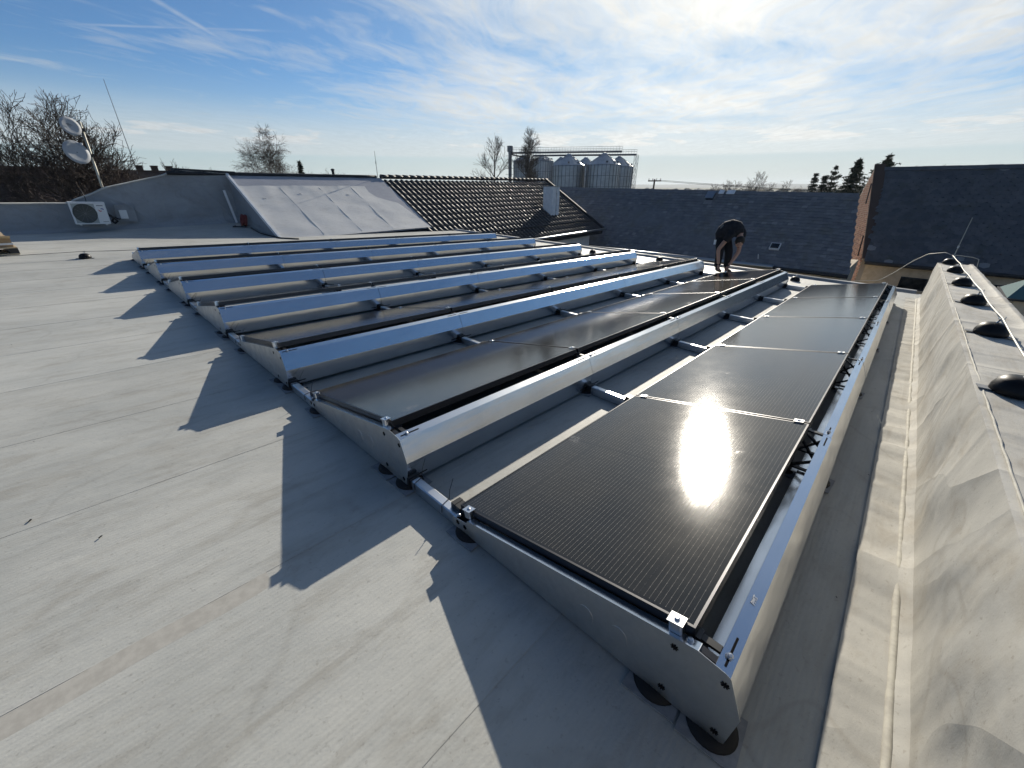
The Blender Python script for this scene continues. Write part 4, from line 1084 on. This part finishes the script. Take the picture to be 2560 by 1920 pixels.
# ================================================================== SILOS
def silo(label, x, y, rad, ze, za, seed):
    t = thing('grain_silo', label, 'silo', roof=False, group='grain silos in a row'); t.matrix_world = T(x, y, GZ)
    H = ze-GZ; A = za-GZ; prof = []
    n = int(H/.45)
    for i in range(n): prof += [(rad, i*.45), (rad+.035, i*.45+.22)]
    prof += [(rad, H)]
    MB().lathe(prof, 40).build('wall', 'silo', t, True)
    MB().lathe([(rad+.14, H-.05), (rad+.12, H+.03), (.55, A-.15), (.5, A+.15), (.05, A+.25)], 40).build('roof', 'silo', t)
    s_ = MB()
    for k in range(26):
        a = 2*math.pi*k/26; s_.box(rad, rad+.11, -.06, .06, 0, H, Matrix.Rotation(a, 4, 'Z'))
    for j in range(1, 5): s_.lathe([(rad+.05, j*H/5-.05), (rad+.09, j*H/5), (rad+.05, j*H/5+.05)], 40)
    o = s_.build('stiffeners', 'silod', t); o['kind'] = 'stuff'
    rb_ = MB()
    for k in range(20):
        a = 2*math.pi*k/20; rb_.tube([((rad+.1)*math.cos(a), (rad+.1)*math.sin(a), H+.06), (.55*math.cos(a), .55*math.sin(a), A-.1)], .035, 4)
    o = rb_.build('roof_ribs', 'silo', t); o['kind'] = 'stuff'
    rr = random.Random(seed)
    for k in range(4):
        a = R(180+40+k*37+rr.uniform(-5, 5)); q = rad*.86; zz = H+(A-H)*.14
        MB().box(-.22, .22, -.22, .22, 0, .42, Matrix.Translation((q*math.cos(a), q*math.sin(a), zz)) @ Matrix.Rotation(a, 4, 'Z')).build('roof_vent', 'silo' if k % 2 else 'silod', t)
    return t
silo('large grey grain silo at the front, left of the two biggest', 95.74, 71.0, 4.1, 6.35, 8.85, 1)
silo('large grey grain silo at the front, right of the two biggest', 99.05, 62.6, 4.1, 6.35, 8.85, 2)
silo('grey grain silo at the right end of the group', 114.6, 67.4, 4.1, 6.5, 9.0, 3)
silo('grey grain silo peeking between the two biggest silos', 113.8, 78.1, 4.1, 6.6, 9.1, 4)
silo('grey grain silo behind the upright bare tree, second from left', 103.2, 85.8, 3.0, 8.2, 9.6, 5)
silo('grey grain silo at the left end beside the elevator tower', 101.8, 92.0, 3.0, 8.3, 9.7, 6)
silo('grey grain silo farthest back, only its cone top showing', 117.6, 90.2, 3.6, 7.2, 9.8, 7)
def gantry(label, a, b, d, seed):
    t = thing('silo_conveyor', label, 'conveyor', roof=False, group='conveyor bridges over the silos')
    A, B = Vector(a), Vector(b); t.matrix_world = T(A.x, A.y, 0)
    off = Vector((A.x, A.y, 0)); A -= off; B -= off
    MB().tube([A, B], .26, 6).build('trough', 'silod', t)
    n = 40; m = MB()
    for zz in (.75, 1.2): m.tube([A+Vector((0, 0, zz)), B+Vector((0, 0, zz))], .035, 4)
    for i in range(n+1):
        p = A.lerp(B, i/n); m.tube([p+Vector((0, 0, .2)), p+Vector((0, 0, 1.2))], .03, 4)
    m.build('railing', 'silod', t)
    return t
gantry('upper conveyor bridge with railing over the silo tops', (92.0, 87.9, 9.75), (106.4, 62.0, 9.6), 1, 1)
gantry('lower conveyor bridge with railing reaching past the right silo', (100.6, 87.3, 9.45), (113.5, 61.6, 9.2), 1, 2)
t = thing('lattice_mast', 'slim lattice leg holding the right end of the silo conveyor', 'lattice mast', roof=False); t.matrix_world = T(113.5, 61.6, GZ)
m = MB()
for dx, dy in ((-.4, -.4), (.4, -.4), (.4, .4), (-.4, .4)): m.tube([(dx, dy, 0), (dx, dy, 15.2)], .06, 4)
for i in range(10):
    z0 = i*1.5; m.tube([(-.4, -.4, z0), (.4, -.4, z0+1.5)], .04, 4); m.tube([(-.4, .4, z0), (-.4, -.4, z0+1.5)], .04, 4)
m.build('lattice', 'silod', t)
t = thing('elevator_tower', 'dark twin-pipe grain elevator tower at the left of the silos', 'elevator tower', roof=False); t.matrix_world = T(91.8, 88.1, GZ)
for dx in (-.5, .5):
    MB().box(dx*.9-.28, dx*.9+.28, dx*.9-.28, dx*.9+.28, 0, 16.4, Matrix.Rotation(R(-8), 4, 'Z')).build('leg_pipe', 'silod', t)
    MB().box(dx*.9-.5, dx*.9+.5, dx*.9-.5, dx*.9+.5, 16.0, 17.4, Matrix.Rotation(R(-8), 4, 'Z')).build('head', 'silod', t)
m = MB()
for i in range(11): m.box(-.9, .9, -.9, .9, i*1.5, i*1.5+.06)
m.build('platforms', 'silod', t)
MB().tube([(0, 0, 15.5), (2, -1.5, 15.0), (3.2, -3.2, 14.8)], .2, 6).build('spout', 'silod', t)

# ================================================================== POLES
t = thing('power_pole', 'wooden power pole with cross arm above the long slate roof', 'power pole', roof=False); t.matrix_world = T(62.06, 30.47, GZ)
MB().tube([(0, 0, 0), (0, 0, 8.45)], [.16, .12], 8).build('pole', 'pole', t)
MB().box(-.06, .06, -1.0, 1.0, 8.15, 8.3).build('cross_arm', 'pole', t)
for yy in (-.9, -.3, .3, .9): MB().tube([(0, yy, 8.3), (0, yy, 8.55)], .05, 6).build('insulator', 'silod', t)
for i, yy in enumerate((-.9, .9)):
    m = MB(); m.tube([(62+j*1.0, 30.4+yy-j*3.6, 2.3-.9*math.sin(math.pi*j/16)-.10*j) for j in range(17)], .022, 4)
    o = m.build('power_line', 'cable'); tag(o, 'thin power line sagging right from the wooden pole, '+('lower' if i else 'upper')+' of two', 'wire')
t = thing('whip_antenna', 'tall thin whip antenna beside the big bare tree', 'antenna', roof=False); t.matrix_world = T(2.95, 29.7, GZ)
MB().tube([(0, 0, 0), (0, 0, 8), (-.02, 0, 12.0)], [.03, .02, .010], 5).build('whip', 'silod', t)

# ================================================================== TREES
def bare_tree(name, label, x, y, ztop, rad, seed, levels=4, kids=(9, 7, 6, 5), up_=.25, droop=0.0, trunk_frac=.3, bark='bark', twig='twig', r0=.16, group=None, lean=(0, 0), spread=1.0, minr=.006):
    rnd = random.Random(seed)
    t = thing(name, label, 'tree', roof=False, group=group); t.matrix_world = T(x, y, GZ)
    H = ztop-GZ; wood, tw = MB(), MB()
    def grow(p, d, ln, r, lev):
        nseg = 5 if lev < 2 else (4 if lev < 4 else 3)
        pts = [p.copy()]; dirs = [d.copy()]
        wob = .05 if lev == 0 else (.26 if lev < 3 else .22)
        for i in range(nseg):
            d = (d+Vector((rnd.gauss(0, wob), rnd.gauss(0, wob), rnd.gauss(0, wob)))*.55+Vector((0, 0, up_*.35 if lev < 3 else up_*.12-droop*.55))).normalized()
            p = p+d*(ln/nseg); pts.append(p.copy()); dirs.append(d.copy())
        rs = [max(minr, r*(1-.75*i/nseg)) for i in range(nseg+1)]
        (wood if lev < 2 else tw).tube(pts, rs, 7 if lev == 0 else (5 if lev == 1 else 3), caps=False)
        if lev >= levels: return
        nk = kids[lev]
        for c in range(nk):
            u = (trunk_frac+(1-trunk_frac)*(c+rnd.random())/nk) if lev == 0 else (.22+.78*(c+rnd.random())/nk)
            f = u*nseg; i = min(nseg-1, int(f)); q = pts[i].lerp(pts[i+1], f-i); dd = dirs[i+1]
            ax = dd.orthogonal().normalized(); ax.rotate(Matrix.Rotation(rnd.uniform(0, 2*math.pi), 3, dd))
            an = R(rnd.uniform(28, 58) if lev < 2 else rnd.uniform(22, 46))*spread
            nd = dd.copy(); nd.rotate(Matrix.Rotation(an, 3, ax))
            if lev == 0: l2 = (rad*1.15)*(1.10-.50*u)*rnd.uniform(.75, 1.15)
            else: l2 = ln*rnd.uniform(.50, .80)*(1.1-.30*u)
            grow(q, nd, l2, max(minr, rs[i]*.55), lev+1)
    grow(Vector((0, 0, 0)), Vector((lean[0], lean[1], 1)).normalized(), H*.80, r0, 0)
    wood.build('trunk', bark, t, True)
    # scale the crown so that the top and the width come out as intended
    tw.build('crown', twig, t)
    zs = max(v[2] for v in tw.v)
    s_ = H/zs
    xs_ = sorted(math.hypot(v[0], v[1]) for v in tw.v); w_ = xs_[int(len(xs_)*.985)]
    q = rad/w_
    for ch in t.children: ch.scale = (q, q, s_)
    cx = sum(v[0] for v in tw.v)/len(tw.v)*q; cy = sum(v[1] for v in tw.v)/len(tw.v)*q
    t.matrix_world = T(x-cx, y-cy, GZ)
    return t
bare_tree('bare_tree', 'big spreading bare tree behind the satellite dishes', .35, 24.3, 4.95, 3.2, 5, 5, (18, 8, 6, 5, 2), .30, 0, .40, r0=.20, minr=.0072)
bare_tree('bare_tree', 'bare tree cut by the left picture edge', -3.6, 25.0, 3.5, 2.4, 9, 5, (12, 7, 5, 4, 2), .25, 0, .35, r0=.16, minr=.0065)
bare_tree('bare_tree', 'low bare tree right of the big tree above the brown roof', 3.7, 27.5, 2.75, 1.6, 12, 4, (9, 6, 5, 3), .2, 0, .5, r0=.10, minr=.009)
bare_tree('birch_tree', 'round bare birch with drooping twigs above the pale slope', 18.8, 56.6, 7.9, 4.0, 21, 5, (15, 8, 5, 4, 2), .45, .28, .35, 'birch', 'twig', r0=.20, minr=.009)
bare_tree('bare_tree', 'open forked bare tree left of the silos', 51.4, 53.6, 9.0, 3.4, 33, 4, (8, 6, 4, 3), .45, 0, .42, r0=.26, spread=.85, minr=.016)
bare_tree('bare_tree', 'upright bare tree in front of the silos', 63.0, 55.9, 11.0, 2.9, 37, 5, (20, 7, 5, 3, 2), .6, 0, .28, r0=.26, spread=.7, minr=.010)
shr = random.Random(77)
hedge = [(-3.6, 20.4, .9), (-2.1, 21.2, 1.5), (-.8, 20.2, 1.25), (.5, 21.0, 1.65), (1.7, 20.6, 1.35), (2.9, 21.6, 1.75), (4.0, 22.4, 1.6), (-4.6, 21.8, 1.7)]
hl = ['bare brown shrub behind the wall at the left edge', 'bare brown shrub behind the low wall left of the air conditioner', 'bare brown shrub straight above the air conditioner', 'bare brown shrub just left of the dish mast foot', 'bare brown shrub just right of the dish mast', 'bare brown shrub behind the sloping wall top', 'bare brown shrub near the brown roof chimneys', 'taller bare brown shrub at the far left behind the others']
for i, (x, y, zt) in enumerate(hedge):
    bare_tree('bare_shrub', hl[i], x, y, zt, 1.3, 100+i, 4, (20, 9, 6, 4), .15, 0, .55, r0=.06, group='bare shrubs behind the back wall', minr=.0075)
def conifer(name, label, x, y, ztop, rad, seed, crown_from=.15, dense=1.0, bent=0, open_=False):
    rnd = random.Random(seed); H = ztop-GZ
    t = thing(name, label, 'tree', roof=False, group='conifers beyond the roofs'); t.matrix_world = T(x, y, GZ)
    MB().tube([(0, 0, 0), (bent*.3, 0, H*.5), (bent, 0, H)], [.18, .10, .015], 6, caps=False).build('trunk', 'bark', t, True)
    m = MB(); nl = int(44*dense)
    for i in range(nl):
        u = crown_from+(1-crown_from)*(i+rnd.random())/nl; z = H*u
        rr = rad*(1-u)**.8*rnd.uniform(.65, 1.15)+.12
        if open_: rr = rad*math.sin(math.pi*min(1, max(.05, (u-crown_from)/(1-crown_from))*.9+.1))*rnd.uniform(.4, 1.1)
        for b in range(int(8*max(1, dense))):
            a = rnd.uniform(0, 2*math.pi); l = rr*rnd.uniform(.6, 1.1); dz = (-.30 if not open_ else .25)*l
            d = Vector((math.cos(a), math.sin(a), 0)); p0 = Vector((bent*u, 0, z))
            for k in range(9):
                v = (k+.5)/9; c = p0+d*l*v+Vector((0, 0, dz*v+.12*l*v*v))
                for q in range(2):
                    e1 = Vector((rnd.gauss(0, 1), rnd.gauss(0, 1), rnd.gauss(-.35, .5))).normalized()*rnd.uniform(.14, .34)
                    e2 = Vector((rnd.gauss(0, 1), rnd.gauss(0, 1), rnd.gauss(0, .4))).normalized()*rnd.uniform(.04, .10)
                    m.add([c-e2, c+e1, c+e2], [(0, 1, 2)])
    m.build('crown', 'needle', t); return t
conifer('conifer', 'small spruce left of the conifer group by the brick gable', 58.26, 9.95, 2.85, 1.7, 1)
conifer('conifer', 'second small spruce beside the larch', 58.6, 9.1, 2.65, 1.6, 2)
conifer('conifer', 'slender thin larch leaning right among the spruces', 58.5, 8.45, 3.5, 1.5, 3, .3, .6, .5, True)
conifer('conifer', 'big dark spruce just left of the brick gable', 48.8, 5.45, 3.6, 3.3, 4, .05, 1.5)
conifer('conifer', 'round-topped pine behind the brick gable peak', 43.97, 3.2, 3.55, 1.7, 5, .45, 1.0, .3, True)
conifer('conifer', 'conifer tip just above the slate ridge, left of two', 59.06, 2.0, 3.2, 1.4, 6, .3, 1, 0, True)
conifer('conifer', 'conifer tip just above the slate ridge, right of two', 64.0, .1, 3.35, 1.6, 7, .3, 1, 0, True)
conifer('conifer', 'small dark conifer right of the birch', 21.5, 55.5, 4.1, 1.7, 8, .2, 1.2)
far = [(77, 27, 2.0), (74, 23.4, 2.5), (79, 22, 2.3), (95.7, 25.6, 4.3), (83, 20.5, 2.2), (25.5, 57, 3.6), (27.5, 58, 3.2), (13.5, 58, 3.4), (90, 18, 2.6)]
fl_ = ['leftmost bare bush on the horizon behind the slate ridge', 'second bare bush on the horizon behind the slate ridge', 'middle bare bush on the horizon behind the slate ridge', 'tall wispy bare tree on the horizon behind the slate ridge', 'right bare bush on the horizon behind the slate ridge', 'bare bush right of the small conifer', 'last bare bush right of the small conifer', 'bare bush left below the birch', 'faint bare bush on the horizon near the spruces']
for i, (x, y, zt) in enumerate(far):
    bare_tree('far_bush', fl_[i], x, y, zt, 2.4, 200+i, 4, (10, 6, 4, 3), .3, 0, .35, r0=.12, group='bare bushes on the horizon', minr=.013)
# far tree line and fields
tl = MB(); rt_ = random.Random(5)
for i in range(900):
    a = R(rt_.uniform(-25, 115)); d = rt_.uniform(260, 1200); x, y = d*math.cos(a), d*math.sin(a)
    h = rt_.uniform(3, 7.2)*(.7+.3*nz(a*20, 2)); w_ = rt_.uniform(3, 8)
    n = 7; vs = [(x, y, GZ+h)]
    for k in range(n):
        b = 2*math.pi*k/n; vs.append((x+w_*math.cos(b)*rt_.uniform(.7, 1.2), y+w_*math.sin(b)*rt_.uniform(.7, 1.2), GZ+h*rt_.uniform(.35, .7)))
    for k in range(n): vs.append((vs[1+k][0], vs[1+k][1], GZ))
    tl.add(vs, [(0, 1+k, 1+(k+1) % n) for k in range(n)]+[(1+k, 1+n+k, 1+n+(k+1) % n, 1+(k+1) % n) for k in range(n)])
o = tl.build('far_tree_line', 'hill'); tag(o, 'hazy far tree line along the horizon', 'tree line', kind='stuff')

# ================================================================== HAZE
hzm = bpy.data.materials.new('haze_air'); hzm.use_nodes = True
nt = hzm.node_tree; nt.nodes.clear()
ho = nt.nodes.new('ShaderNodeOutputMaterial'); pv = nt.nodes.new('ShaderNodeVolumePrincipled')
pv.inputs['Color'].default_value = (.80, .88, .96, 1); pv.inputs['Density'].default_value = .00018; pv.inputs['Anisotropy'].default_value = .2
nt.links.new(pv.outputs[0], ho.inputs['Volume'])
M['haze'] = hzm
hz = MB().box(-6100, 6100, -6100, 6100, GZ-40, 60).build('haze', 'haze'); tag(hz, 'thin pale haze in the air over the whole place', 'haze', kind='stuff')
